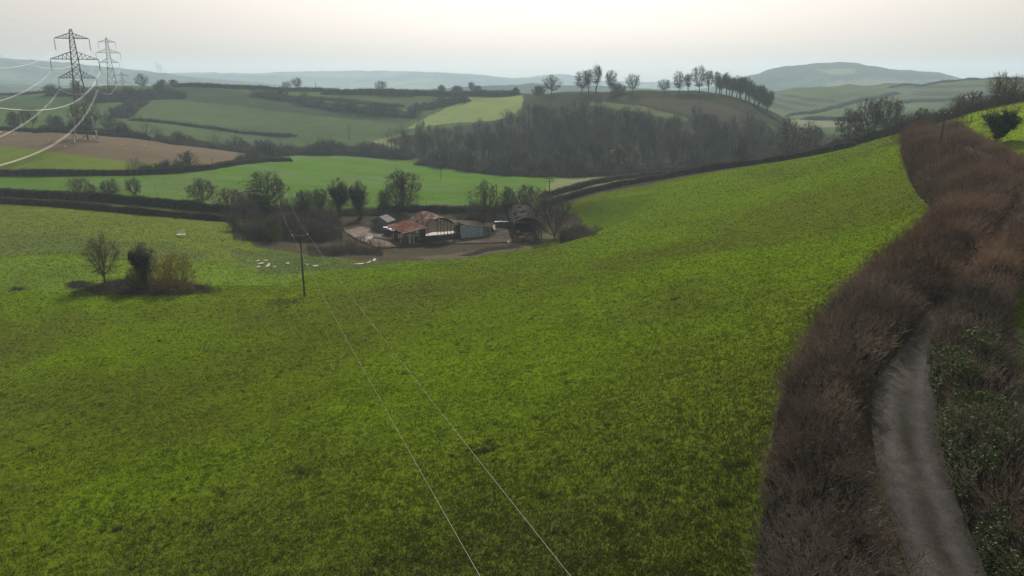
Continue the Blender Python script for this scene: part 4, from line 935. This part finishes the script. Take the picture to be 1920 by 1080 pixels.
# ------------------------------------------------------------ farmyard
YZ = CZ+FZ
def patch_mesh(name, pix, z, m, col, near=60, far=400, jit=.35, sub=3, **kw):
    P_ = np.array([hit(a, b, near, far) for a, b in pix]); out = []
    for i in range(len(P_)):
        a, b = P_[i], P_[(i+1) % len(P_)]; nn = 6
        for k in range(nn):
            q = a+(b-a)*k/nn; out.append(q+(np.array([vnoise(q[0]*1.3, q[1]*1.3, 3), vnoise(q[0]*1.3+7, q[1]*1.3, 4)])-.5)*jit*2)
    out = np.array(out); c_ = out.mean(0); zz = np.full(len(out)+1, z) if z is not None else np.concatenate([H(out[:,0], out[:,1]), [H(*c_)]])+.16
    if z is None: zz[:] = np.percentile(zz, 60)
    v = np.column_stack([np.vstack([out, c_]), zz]); n_ = len(out)
    f = np.array([[i, (i+1) % n_, n_] for i in range(n_)])
    f = f if np.cross(v[f[0,1]]-v[f[0,0]], v[f[0,2]]-v[f[0,0]])[2] > 0 else f[:, ::-1]
    return add(name, mesh(name, v, f, [m], np.array([col]*len(v))), **kw)
M_yard = mat('yard_mud', .9, .0, n1=(.35, .55, 1.5), n2=(2.2, .7, 1.3), bump=(3, .5, .08))
patch_mesh('farmyard', [(640,424),(668,421),(700,428),(720,434),(735,440),(800,432),(870,434),(925,436),(950,430),(1010,440),(1000,452),(935,456),(865,458),(800,460),(752,464),(706,466),(672,452),(652,440)], YZ+.22, M_yard, (.060,.048,.037), kind='structure')
patch_mesh('concrete_yard', [(642,427),(668,424),(690,430),(712,440),(728,452),(738,461),(706,464),(690,456),(672,449),(650,437)], YZ+.226, M_yard, (.135,.11,.092), kind='structure', jit=.5)
def puddle(pix, label, z=YZ+.235, **kw):
    if z is None: c_ = np.mean(pix, axis=0); pix = [tuple(c_+(np.array(p_)-c_)*np.array([1.0, .62])) for p_ in pix]
    patch_mesh('puddle', pix, z, M_water, (.1,.1,.1), kind='structure', jit=.15, **kw)
puddle([(664,447),(680,443),(700,444),(722,447),(720,450),(700,450),(672,451)], '')
puddle([(706,449),(730,449),(735,452),(722,453)], '')
puddle([(797,441),(812,437),(835,436),(858,434),(858,438),(830,441),(800,444)], '')
puddle([(925,423),(938,422),(952,428),(948,434),(930,436),(925,430)], '')
puddle([(927,417),(938,417),(938,420),(927,420)], '')
for pp in ([(479,490),(484,488),(489,489),(487,491),(482,492)], [(494,489),(500,488),(503,490),(498,491)], [(483,495),(491,493),(496,495),(489,497)], [(481,501),(488,500),(490,502),(484,503)], [(502,494),(508,495),(505,497)], [(462,490),(468,489),(467,491)], [(512,501),(517,500),(516,503)], [(574,497),(579,496),(578,498)], [(500,497),(507,496),(506,501),(499,502)], [(586,499),(596,498),(595,501),(587,501)], [(535,494),(542,493),(541,496),(536,496)],
           [(661,497),(672,495),(682,494),(683,496),(672,497)], [(684,495),(690,493),(694,490),(697,491),(692,494)], [(698,490),(700,487),(705,486),(706,489),(702,491)]):
    puddle(pp, '', z=None)
# main barn
Ub = np.array([.887, .46]); Vb = np.array([-.46, .887]); angb = math.atan2(Ub[1], Ub[0])
O_ = atY(797, 184, 425)
barn = empty('barn', (O_[0], O_[1], YZ+.1), angb, label='rusty arched Dutch barn with an open front, a red lean-to and a pale blue lean-to', category='barn')
SPN, LEN, EV, RISE = 7.9, 11.5, 4.0, 1.9
def arch_roof(span_, length, ev, rise, colf, holes=None, nb=28, nl=16, corr=.035, name='arched_roof', thick=.03):
    mb = MB(); Rr = (span_**2/4+rise**2)/(2*rise); th = math.asin(span_/2/Rr)
    na_ = nb*6; A_ = np.linspace(-th, th, na_+1); L_l = np.linspace(-.25, length, nl+1)
    def g(off):
        aa, ll = np.meshgrid(A_, L_l); rad = Rr+off+corr*0
        zc = np.cos(np.arange(nl+1)*0)[:, None]
        return np.stack([span_/2+rad*np.sin(aa), ll, ev+rise-Rr+rad*np.cos(aa)], -1)
    T1 = g(0); T2 = g(-thick); n0 = T1.shape[0]*T1.shape[1]; idx = np.arange(n0).reshape(T1.shape[:2])
    q = []
    for i in range(nl):
        for j in range(na_):
            if holes and holes(i/nl, j/na_): continue
            q.append([idx[i,j], idx[i,j+1], idx[i+1,j+1], idx[i+1,j]]); q.append([n0+idx[i,j], n0+idx[i+1,j], n0+idx[i+1,j+1], n0+idx[i,j+1]])
    for j in range(na_):
        q.append([idx[0,j], n0+idx[0,j], n0+idx[0,j+1], idx[0,j+1]])
    v = np.concatenate([T1.reshape(-1, 3), T2.reshape(-1, 3)])
    mb.put(v, q=q, c=colf(v)); return mb
def rustc(v):
    n_ = fbm(v[:,0]*1.0+3, v[:,1]*.6, 3, 101); m_ = fbm(v[:,0]*.5, v[:,1]*2.5+v[:,2], 2, 102)
    c = colmix((.070,.036,.029), (.16,.135,.12), np.clip((n_-.42)*4, 0, 1)); return c*(.75+.5*m_)[:, None]
def redc(v):
    n_ = fbm(v[:,0]*.9+9, v[:,1]*.7, 3, 111); return colmix((.085,.036,.028), (.14,.11,.095), np.clip((n_-.5)*4, 0, 1))
add('arched_roof', arch_roof(SPN, LEN, EV, RISE, rustc).me('arched_roof', M_rust), barn)
tr = MB()
Rr = (SPN**2/4+RISE**2)/(2*RISE); th = math.asin(SPN/2/Rr)
for yy in np.linspace(0, LEN, 6):
    A_ = np.linspace(-th, th, 13); tr.path(np.stack([SPN/2+(Rr-.12)*np.sin(A_), np.full(13, yy), EV+RISE-Rr+(Rr-.12)*np.cos(A_)], 1), .05, 4, (.05,.035,.03)); tr.bar((0, yy, EV), (SPN, yy, EV), .035, 4, (.05,.035,.03))
add('roof_truss', tr.me('roof_truss', M_steel), barn)
def post(x, y, h, parent, r=.09, col=(.055,.04,.032)):
    m_ = MB(); m_.bar((x, y, -.3), (x, y, h), r, 6, col); add('post', m_.me('post', M_wood), parent)
for x_ in (0, SPN):
    for yy in np.linspace(0, LEN, 6): post(x_, yy, EV, barn)
for x_ in (1.7, 3.4, 5.1): post(x_, LEN-.1, EV-.1, barn, r=.07)
gb_ = MB()      # rusty sheet gable at the back
A_ = np.linspace(-th, th, 21); xs_ = SPN/2+(Rr-.06)*np.sin(A_); zs_ = EV+RISE-Rr+(Rr-.06)*np.cos(A_)
vv = np.concatenate([np.stack([xs_, np.full(21, LEN-.05), zs_], 1), np.stack([xs_, np.full(21, LEN-.05), np.full(21, EV-.9)], 1)])
gb_.put(vv, q=[[i, i+1, 22+i, 21+i] for i in range(20)], c=(.08,.055,.045)); gb_.put(vv+np.array([0, .05, 0]), q=[[i, 21+i, 22+i, i+1] for i in range(20)], c=(.08,.055,.045))
add('gable_sheet', gb_.me('gable_sheet', M_rust), barn)
def slab(mb, p00, p10, p11, p01, t, col, nx=14, ny=12):
    p00, p10, p11, p01 = [np.array(p, float) for p in (p00, p10, p11, p01)]
    u = np.linspace(0, 1, nx+1)[None, :, None]; v_ = np.linspace(0, 1, ny+1)[:, None, None]
    T1 = p00*(1-u)*(1-v_)+p10*u*(1-v_)+p11*u*v_+p01*(1-u)*v_; T2 = T1-np.array([0, 0, t]); n0 = (nx+1)*(ny+1); idx = np.arange(n0).reshape(ny+1, nx+1)
    q = np.stack([idx[:-1,:-1], idx[:-1,1:], idx[1:,1:], idx[1:,:-1]], -1).reshape(-1, 4)
    e = [[idx[0,j], n0+idx[0,j], n0+idx[0,j+1], idx[0,j+1]] for j in range(nx)]+[[idx[-1,j+1], n0+idx[-1,j+1], n0+idx[-1,j], idx[-1,j]] for j in range(nx)]+[[idx[i+1,0], n0+idx[i+1,0], n0+idx[i,0], idx[i,0]] for i in range(ny)]+[[idx[i,-1], n0+idx[i,-1], n0+idx[i+1,-1], idx[i+1,-1]] for i in range(ny)]
    v = np.concatenate([T1.reshape(-1, 3), T2.reshape(-1, 3)]); mb.put(v, q=np.concatenate([q, q[:, ::-1]+n0, e]), c=col(v) if callable(col) else col)
ll = MB(); slab(ll, (-6.2, -.6, 2.95), (-.02, -.3, 4.0), (-.02, LEN, 4.0), (-6.6, LEN-.3, 3.0), .05, redc); add('lean_to_roof', ll.me('lean_to_roof', M_rust), barn, label='rust-red sheeted roof of the left lean-to')
fl = MB(); fl.box((-3.1, -.62, 3.38), (6.3, .06, .16), col=(.45,.43,.4)); vv = fl.v[0]; fl.v[0] = np.column_stack([vv[:,0], vv[:,1], vv[:,2]+(vv[:,0]+3.1)*.168]); add('fascia_board', fl.me('fascia_board', M_paint), barn)
for x_ in (-6, -3, ):
    for yy in (0, 3.8, 7.6, 11): post(x_, yy, 3.0+(x_+6.2)*.16, barn)
for c_, d_, k_ in (((-5.3, -.25, 1.35), (.9, .12, 2.7), (.10,.085,.07)), ((-4.2, -.25, 1.35), (.7, .10, 2.6), (.28,.27,.24)), ((-3.2, -.28, 1.2), (.35, .10, 2.4), (.3,.28,.25)), ((-.8, -.2, 1.7), (1.4, .1, 3.4), (.035,.028,.024)), ((-6.1, 5, 1.2), (.1, 2.5, 2.4), (.05,.04,.034))):
    m_ = MB(); m_.box(c_, d_, col=k_); m_.box((c_[0], c_[1]-.07 if d_[1] < 1 else c_[1], c_[2]), (d_[0]*.9 if d_[1] < 1 else .16, .04 if d_[1] < 1 else 2.3, .1), col=tuple(np.array(k_)*.7)); add('wall_board', m_.me('wall_board', M_paint), barn)
# right lean-to with pale blue wall
rr_ = MB(); slab(rr_, (SPN+3.0, -.3, 3.45), (SPN+10.6, -.3, 2.25), (SPN+10.6, LEN-2, 2.35), (SPN+3.0, LEN-2, 3.5), .05, lambda v: colmix((.045,.035,.03), (.085,.07,.06), fbm(v[:,0], v[:,1], 3, 120)))
slab(rr_, (SPN+.05, 3.5, 3.95), (SPN+2.96, 3.5, 3.5), (SPN+2.96, LEN-2, 3.5), (SPN+.05, LEN-2, 3.95), .05, (.09,.065,.05)); slab(rr_, (SPN+.05, -.2, 3.95), (SPN+1.3, -.2, 3.75), (SPN+1.3, 1.6, 3.75), (SPN+.05, 1.6, 3.95), .05, (.09,.065,.05))
add('lean_to_roof', rr_.me('lean_to_roof', M_rust), barn, label='brown broken roof of the right lean-to')
bw = MB(); n_w = 60
for i in range(n_w):
    x0_ = SPN+1.6+i*(6.4)/n_w; hh_ = 3.75-(x0_-SPN)*.155; bw.box((x0_+.05, -.12+.02*(i % 2), hh_/2+.02), (.10, .05, hh_), col=(.26,.35,.38) if vnoise(i*.37, 1, 5) > .25 else (.22,.28,.29))
add('wall_panel', bw.me('wall_panel', M_paint), barn, label='pale blue corrugated wall')
gw = MB(); gw.box((SPN+9.1, -.12, .55), (2.2, .10, 1.1), col=(.16,.15,.14)); gw.box((SPN+9.1, -.12, 2.05), (2.2, .08, .35), col=(.17,.15,.14)); gw.box((SPN+8.4, -.1, 1.5), (.5, .08, .8), col=(.20,.21,.2)); gw.box((SPN+9.0, -.1, 1.5), (.16, .08, .8), col=(.3,.3,.29)); gw.box((SPN+10.0, -.1, 1.5), (.4, .08, .8), col=(.24,.22,.2)); gw.box((SPN+10.25, 4, 1.1), (.08, 8, 2.2), col=(.10,.09,.08)); gw.box((SPN+7.2, LEN-2.2, 1.35), (5.8, .08, 2.6), col=(.07,.06,.05))
add('end_wall', gw.me('end_wall', M_paint), barn)
iv = MB(); n_i = 700; p = np.column_stack([rng.uniform(SPN-.3, SPN+1.7, n_i), rng.uniform(-.4, .1, n_i), rng.uniform(0, 3.2, n_i)]); p = p[(p[:,0]-SPN) < 2.0-p[:,2]*.45]; leaves(iv, p, .22, colmix((.025,.022,.015), (.06,.05,.035), rng.uniform(0, 1, len(p)))); add('ivy', iv.me('ivy', M_leaf), barn)
# roofless barn on the right
O2 = atY(963, 188, 449); ang2 = .065
b2_ = empty('barn', (O2[0], O2[1], YZ+.1), ang2, label='derelict arched barn with holes in its dark roof, beside the many-stemmed bare tree', category='barn')
S2, L2, E2, R2 = 7.2, 24.0, 3.7, 1.9
def holes(f, g_): 
    a = vnoise(f*13.0, math.floor(g_*9)*3.1, 7); b = (math.floor(f*16) % 4) == 0
    return (a > .70 and not b and .12 < g_ < .86) and f < .75
add('arched_roof', arch_roof(S2, L2, E2, R2, lambda v: colmix((.024,.021,.019), (.055,.048,.043), fbm(v[:,0], v[:,1]*.7, 3, 130)), holes=holes, nb=9, nl=32).me('arched_roof', M_rust), b2_)
Rq = (S2**2/4+R2**2)/(2*R2); tq = math.asin(S2/2/Rq); tr = MB()
for yy in np.linspace(0, L2, 9):
    A_ = np.linspace(-tq, tq, 13); tr.path(np.stack([S2/2+(Rq-.12)*np.sin(A_), np.full(13, yy), E2+R2-Rq+(Rq-.12)*np.cos(A_)], 1), .09, 4, (.085,.072,.062))
for a_ in np.linspace(-tq*.95, tq*.95, 9): tr.bar((S2/2+(Rq-.2)*math.sin(a_), 0, E2+R2-Rq+(Rq-.2)*math.cos(a_)), (S2/2+(Rq-.2)*math.sin(a_), L2, E2+R2-Rq+(Rq-.2)*math.cos(a_)), .05, 4, (.085,.072,.062))
add('roof_truss', tr.me('roof_truss', M_wood), b2_)
for x_ in (0, S2):
    for yy in np.linspace(0, L2, 7): post(x_, yy, E2+.05, b2_, r=.13, col=(.06,.055,.05))
bk = MB(); bk.box((S2/2, L2-.3, 2.4), (S2-.4, .08, 4.2), col=(.07,.09,.09)); bk.box((-.1, L2*.6, 2.2), (.07, L2*.75, 3.0), col=(.06,.055,.05)); add('back_wall', bk.me('back_wall', M_rust), b2_)
# stone shed
o_ = atY(699, 200, 434); sh = empty('stone_shed', (o_[0], o_[1], YZ), -.35, label='old grey stone shed with ivy and a light roof edge, left of the rusty barn', category='shed')
m_ = MB(); m_.box((2.3, 2.0, 1.35), (4.6, 4.0, 2.7), col=(.12,.125,.11)); m_.put([[0,-.003,2.7],[4.6,-.003,2.7],[2.3,-.003,3.9],[0,4.003,2.7],[4.6,4.003,2.7],[2.3,4.003,3.9]], t=[[0,1,2],[4,3,5]], c=(.12,.125,.11)); add('wall', m_.me('wall', M_paint), sh)
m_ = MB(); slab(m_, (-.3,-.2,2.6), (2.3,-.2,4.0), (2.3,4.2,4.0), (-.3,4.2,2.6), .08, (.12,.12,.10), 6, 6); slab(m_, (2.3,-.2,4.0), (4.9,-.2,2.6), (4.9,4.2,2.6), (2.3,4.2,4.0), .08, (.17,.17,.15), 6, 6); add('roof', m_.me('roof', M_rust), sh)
m_ = MB(); n_i = 900; p = np.column_stack([rng.uniform(-1.0, 2.2, n_i), rng.uniform(-.5, 3, n_i), rng.uniform(0, 3.2, n_i)]); leaves(m_, p, .28, colmix((.02,.03,.014), (.06,.07,.035), rng.uniform(0, 1, n_i))); add('ivy', m_.me('ivy', M_leaf), sh)
o_ = atY(722, 194, 419); m_ = MB()
for k in range(5): m_.box((k*.55, -k*.5, 1.9+.14*(k % 2)-.12*k), (1.1, .8, .05), rz=.3*k, col=(.6,.6,.58))
m_.box((.9, -.8, .7), (2.2, 1.2, 1.4), col=(.08,.07,.06)); add('scrap_stack', m_.me('scrap_stack', M_paint), None, (o_[0], o_[1], YZ+.2), label='low stack of pale crumpled roofing sheets beside the stone shed', category='scrap')
o_ = atY(930, 205, 411); m_ = MB(); 
for k in range(7): m_.box((k*.75, .05*(-1)**k, 1.5+.05*(k % 3)), (.72, 1.2, .05), col=(.62,.63,.62))
m_.box((2.4, 0, .7), (5.2, 1.0, 1.35), col=(.06,.055,.05)); add('covered_stack', m_.me('covered_stack', M_paint), None, (o_[0], o_[1], YZ+.1), label='low dark stack under pale sheets between the two barns', category='stack')
# posts, trough, drums, feeder
for i, (px, py) in enumerate([(668,453),(676,455),(683,456),(690,459)]):
    x_, y_ = hit(px, py, 120, 260); m_ = MB(); m_.bar((0, 0, -.3), (.03, 0, 1.15), .09, 6, (.05,.042,.035)); add('fence_post', m_.me('fence_post', M_wood), None, (x_, y_, float(H(x_, y_))+.1), label='short dark wooden fence post at the near edge of the muddy yard', category='post', group='yard fence posts')
for i, (px, py, l_) in enumerate([(785,452,'pale drum standing in front of the open barn'), (753,456,'pale drum standing by the corner of the red lean-to')]):
    x_, y_ = hit(px, py, 120, 260); m_ = MB(); m_.bar((0, 0, 0), (0, 0, .85), .32, 12, (.30,.30,.27)); m_.bar((0, 0, .4), (0, 0, .46), .34, 12, (.22,.22,.2)); m_.bar((0,0,.85),(0,0,.88),.30,12,(.12,.12,.11)); add('drum', m_.me('drum', M_paint), None, (x_, y_, float(H(x_, y_))+.15), label=l_, category='drum')
x_, y_ = hit(953.5, 456, 120, 260); m_ = MB(); m_.box((0, 0, .25), (.5, .4, .5), rz=.4, col=(.75,.75,.73)); m_.box((.05, 0, .53), (.3, .3, .06), rz=.2, col=(.7,.7,.68)); add('feed_bucket', m_.me('feed_bucket', M_paint), None, (x_, y_, float(H(x_, y_))), label='tiny white bucket on the muddy bank below the derelict barn', category='bucket')
x_, y_ = hit(340, 444, 100, 240); fe = empty('sheep_feeder', (x_, y_, float(H(x_, y_))), .25, label='pale slatted livestock feeder alone in the rough pasture', category='feeder')
m_ = MB(); m_.box((0, 0, .45), (1.7, .7, .22), col=(.55,.55,.5)); add('trough', m_.me('trough', M_paint), fe)
m_ = MB()
for s in (-.75, -.35, .1, .45, .8): m_.box((s, .3, 1.05), (.09, .06, 1.0), col=(.6,.6,.56))
m_.box((0, .3, 1.5), (1.7, .05, .07), col=(.5,.5,.47)); m_.box((0, -.3, .75), (1.7, .05, .07), col=(.5,.5,.47)); add('rack', m_.me('rack', M_paint), fe)
for sx in (-.75, .75):
    for sy in (-.28, .28): m_ = MB(); m_.box((sx, sy, .17), (.08, .08, .36), col=(.4,.4,.37)); add('leg', m_.me('leg', M_paint), fe)
x_, y_ = hit(1812, 232, 80, 230); fe = empty('field_gate', (x_, y_, float(H(x_, y_))), .3, label='small dark gate standing open in the bright green slope', category='gate')
m_ = MB()
for z_ in (.3, .6, .9, 1.2): m_.box((0, 0, z_), (2.2, .05, .07), col=(.06,.055,.05))
m_.box((0, 0, .75), (.07, .045, 1.0), col=(.06,.055,.05)); add('rails', m_.me('rails', M_wood), fe)
for sx in (-1.2, 1.2): m_ = MB(); m_.bar((sx, 0, -.2), (sx, 0, 1.5), .09, 6, (.06,.055,.05)); add('gate_post', m_.me('gate_post', M_wood), fe)
# sheep on the ploughed field
def make_sheep(loc, rz, label):
    m_ = MB(); th_ = np.linspace(0, 2*np.pi, 13)[:-1]; xs_ = np.array([-.55,-.5,-.3,0,.3,.48,.56]); rs_ = np.array([.05,.2,.29,.31,.29,.2,.08])
    v = np.array([[x_, r_*math.cos(t)*.85, .62+r_*math.sin(t)] for x_, r_ in zip(xs_, rs_) for t in th_]); q = [[i*12+j, i*12+(j+1) % 12, (i+1)*12+(j+1) % 12, (i+1)*12+j] for i in range(6) for j in range(12)]
    m_.put(v, q=q, c=(.55,.52,.45)); m_.bar((.42, 0, .72), (.68, 0, .86), .13, 8, (.5,.47,.4), r1=.10); m_.bar((.66, 0, .88), (.88, 0, .76), .10, 8, (.42,.38,.32), r1=.055)
    for s in (-1, 1): m_.bar((.68, s*.07, .92), (.66, s*.2, .92), .035, 5, (.4,.36,.3), r1=.015)
    for sx in (-.36, .34):
        for sy in (-.13, .13): m_.bar((sx, sy, .5), (sx+.02, sy, .25), .06, 6, (.4,.36,.3), r1=.04); m_.bar((sx+.02, sy, .25), (sx, sy, 0), .04, 6, (.35,.32,.27), r1=.035)
    m_.bar((-.55, 0, .72), (-.62, 0, .42), .05, 6, (.5,.47,.4), r1=.03)
    o = add('sheep', m_.me('sheep', M_wool), None, loc, label=label, category='sheep', group='sheep on the ploughed field'); o.rotation_euler = (0, 0, rz); return o
s0 = None
for px, py in [(92,266),(100,268),(109,266),(110,269),(122,278),(131,263),(230,275),(271,277),(26,255),(1,250),(66,247),(38,246),(176,259)]:
    x_, y_ = hit(px, py, 260, 460); loc = (x_, y_, float(H(x_, y_)))
    if s0 is None: s0 = make_sheep(loc, .4, 'small white sheep grazing on the ploughed brown field')
    else: c_ = s0.copy(); COL.objects.link(c_); c_.location = loc; c_.rotation_euler = (0, 0, rng.uniform(0, 6.28))
    if (px, py) == (230, 275): c_['label'] = 'brightest white sheep, alone to the right of the biggest pylon'; 
# ------------------------------------------------------------ grass tufts (nobody could count them)
n = 440000
a = rng.uniform(-R(50), R(50), n); r = np.exp(rng.uniform(math.log(30), math.log(300), n)*1.0)
x = r*np.sin(a); y = r*np.cos(a); gc = hue_at(x, y)
keep = (gc[:,1] > gc[:,0]*.97) & (gc[:,1] > .06) & (rng.uniform(0, 1, n) < np.clip((300-r)/110, 0, 1)) & (rng.uniform(0, 1, n) < .72+.3*fbm(x/2.5, y/2.5, 3, 33))
x, y, gc, r = x[keep], y[keep], gc[keep], r[keep]; n = len(x)
z = H(x, y) + bil(bumpy, 0, 1, 0, 1, np.interp(np.arctan2(x, y), az, np.linspace(0, 1, len(az))), np.interp(r, rr, np.linspace(0, 1, len(rr)))) - .04
mb = MB(); nb = 5
px_ = np.repeat(np.column_stack([x, y, z]), nb, 0); N = n*nb
px_[:, :2] += rng.normal(0, .10, (N, 2))
d = rng.normal(0, .55, (N, 3)); d[:, 2] = 1; d /= np.linalg.norm(d, axis=1, keepdims=True)
sc = np.repeat(((.8+.35*fbm(x/1.4, y/1.4, 2, 35)))*(1+np.clip((r-60)/140, 0, 1)*.5), nb)
col = np.repeat(gc, nb, 0)*rng.uniform(.8, 1.2, (N, 1))
slivers(mb, px_, d, .155*sc*rng.uniform(.5, 1.2, N), .075*sc, col)
cl = [(900,842,22,14),(925,832,14,10),(560,885,24,8),(222,992,10,5),(186,762,12,4),(1138,797,4,3),(1060,700,5,3),(1020,930,10,3),(1370,945,24,5),(1390,870,20,5),(470,660,6,3),(300,640,8,3),(1270,560,10,4),(1000,600,6,3),(760,700,5,2)]
pp = [tuple(hit(px_c+rng.normal(0, sx_*.5), py_c+rng.normal(0, sy_*.5), 20, 200)) for px_c, py_c, sx_, sy_ in cl for _ in range(int(sx_*.6))]
pp += [tuple(hit(rng.uniform(0, 1400), rng.uniform(560, 1075), 20, 200)) for _ in range(260)]
pp = np.array(pp); k_ = 26; N = len(pp)*k_; b0 = np.repeat(np.column_stack([pp, H(pp[:,0], pp[:,1])-.03]), k_, 0); b0[:, :2] += rng.normal(0, .13, (N, 2))
d = rng.normal(0, .6, (N, 3)); d[:, 2] = 1; d /= np.linalg.norm(d, axis=1, keepdims=True)
slivers(mb, b0, d, rng.uniform(.12, .30, N), .05, colmix((.022,.034,.006), (.05,.065,.014), rng.uniform(0, 1, N)))
add('grass', mb.me('grass', M_tuft), kind='stuff', label='short rough grass tufts over the near pasture')
# ------------------------------------------------------------ haze
mb = MB(); mb.box((0, 0, 64), (10960, 10960, 262))
hz = bpy.data.materials.new('haze_air'); hz.use_nodes = True; T = hz.node_tree; T.nodes.remove(T.nodes['Principled BSDF'])
pv = T.nodes.new('ShaderNodeVolumePrincipled'); pv.inputs['Color'].default_value = (.665, .85, .985, 1); pv.inputs['Density'].default_value = HAZE_D; pv.inputs['Anisotropy'].default_value = .2
T.links.new(pv.outputs[0], T.nodes['Material Output'].inputs['Volume'])
add('haze', mb.me('haze', hz), kind='stuff')
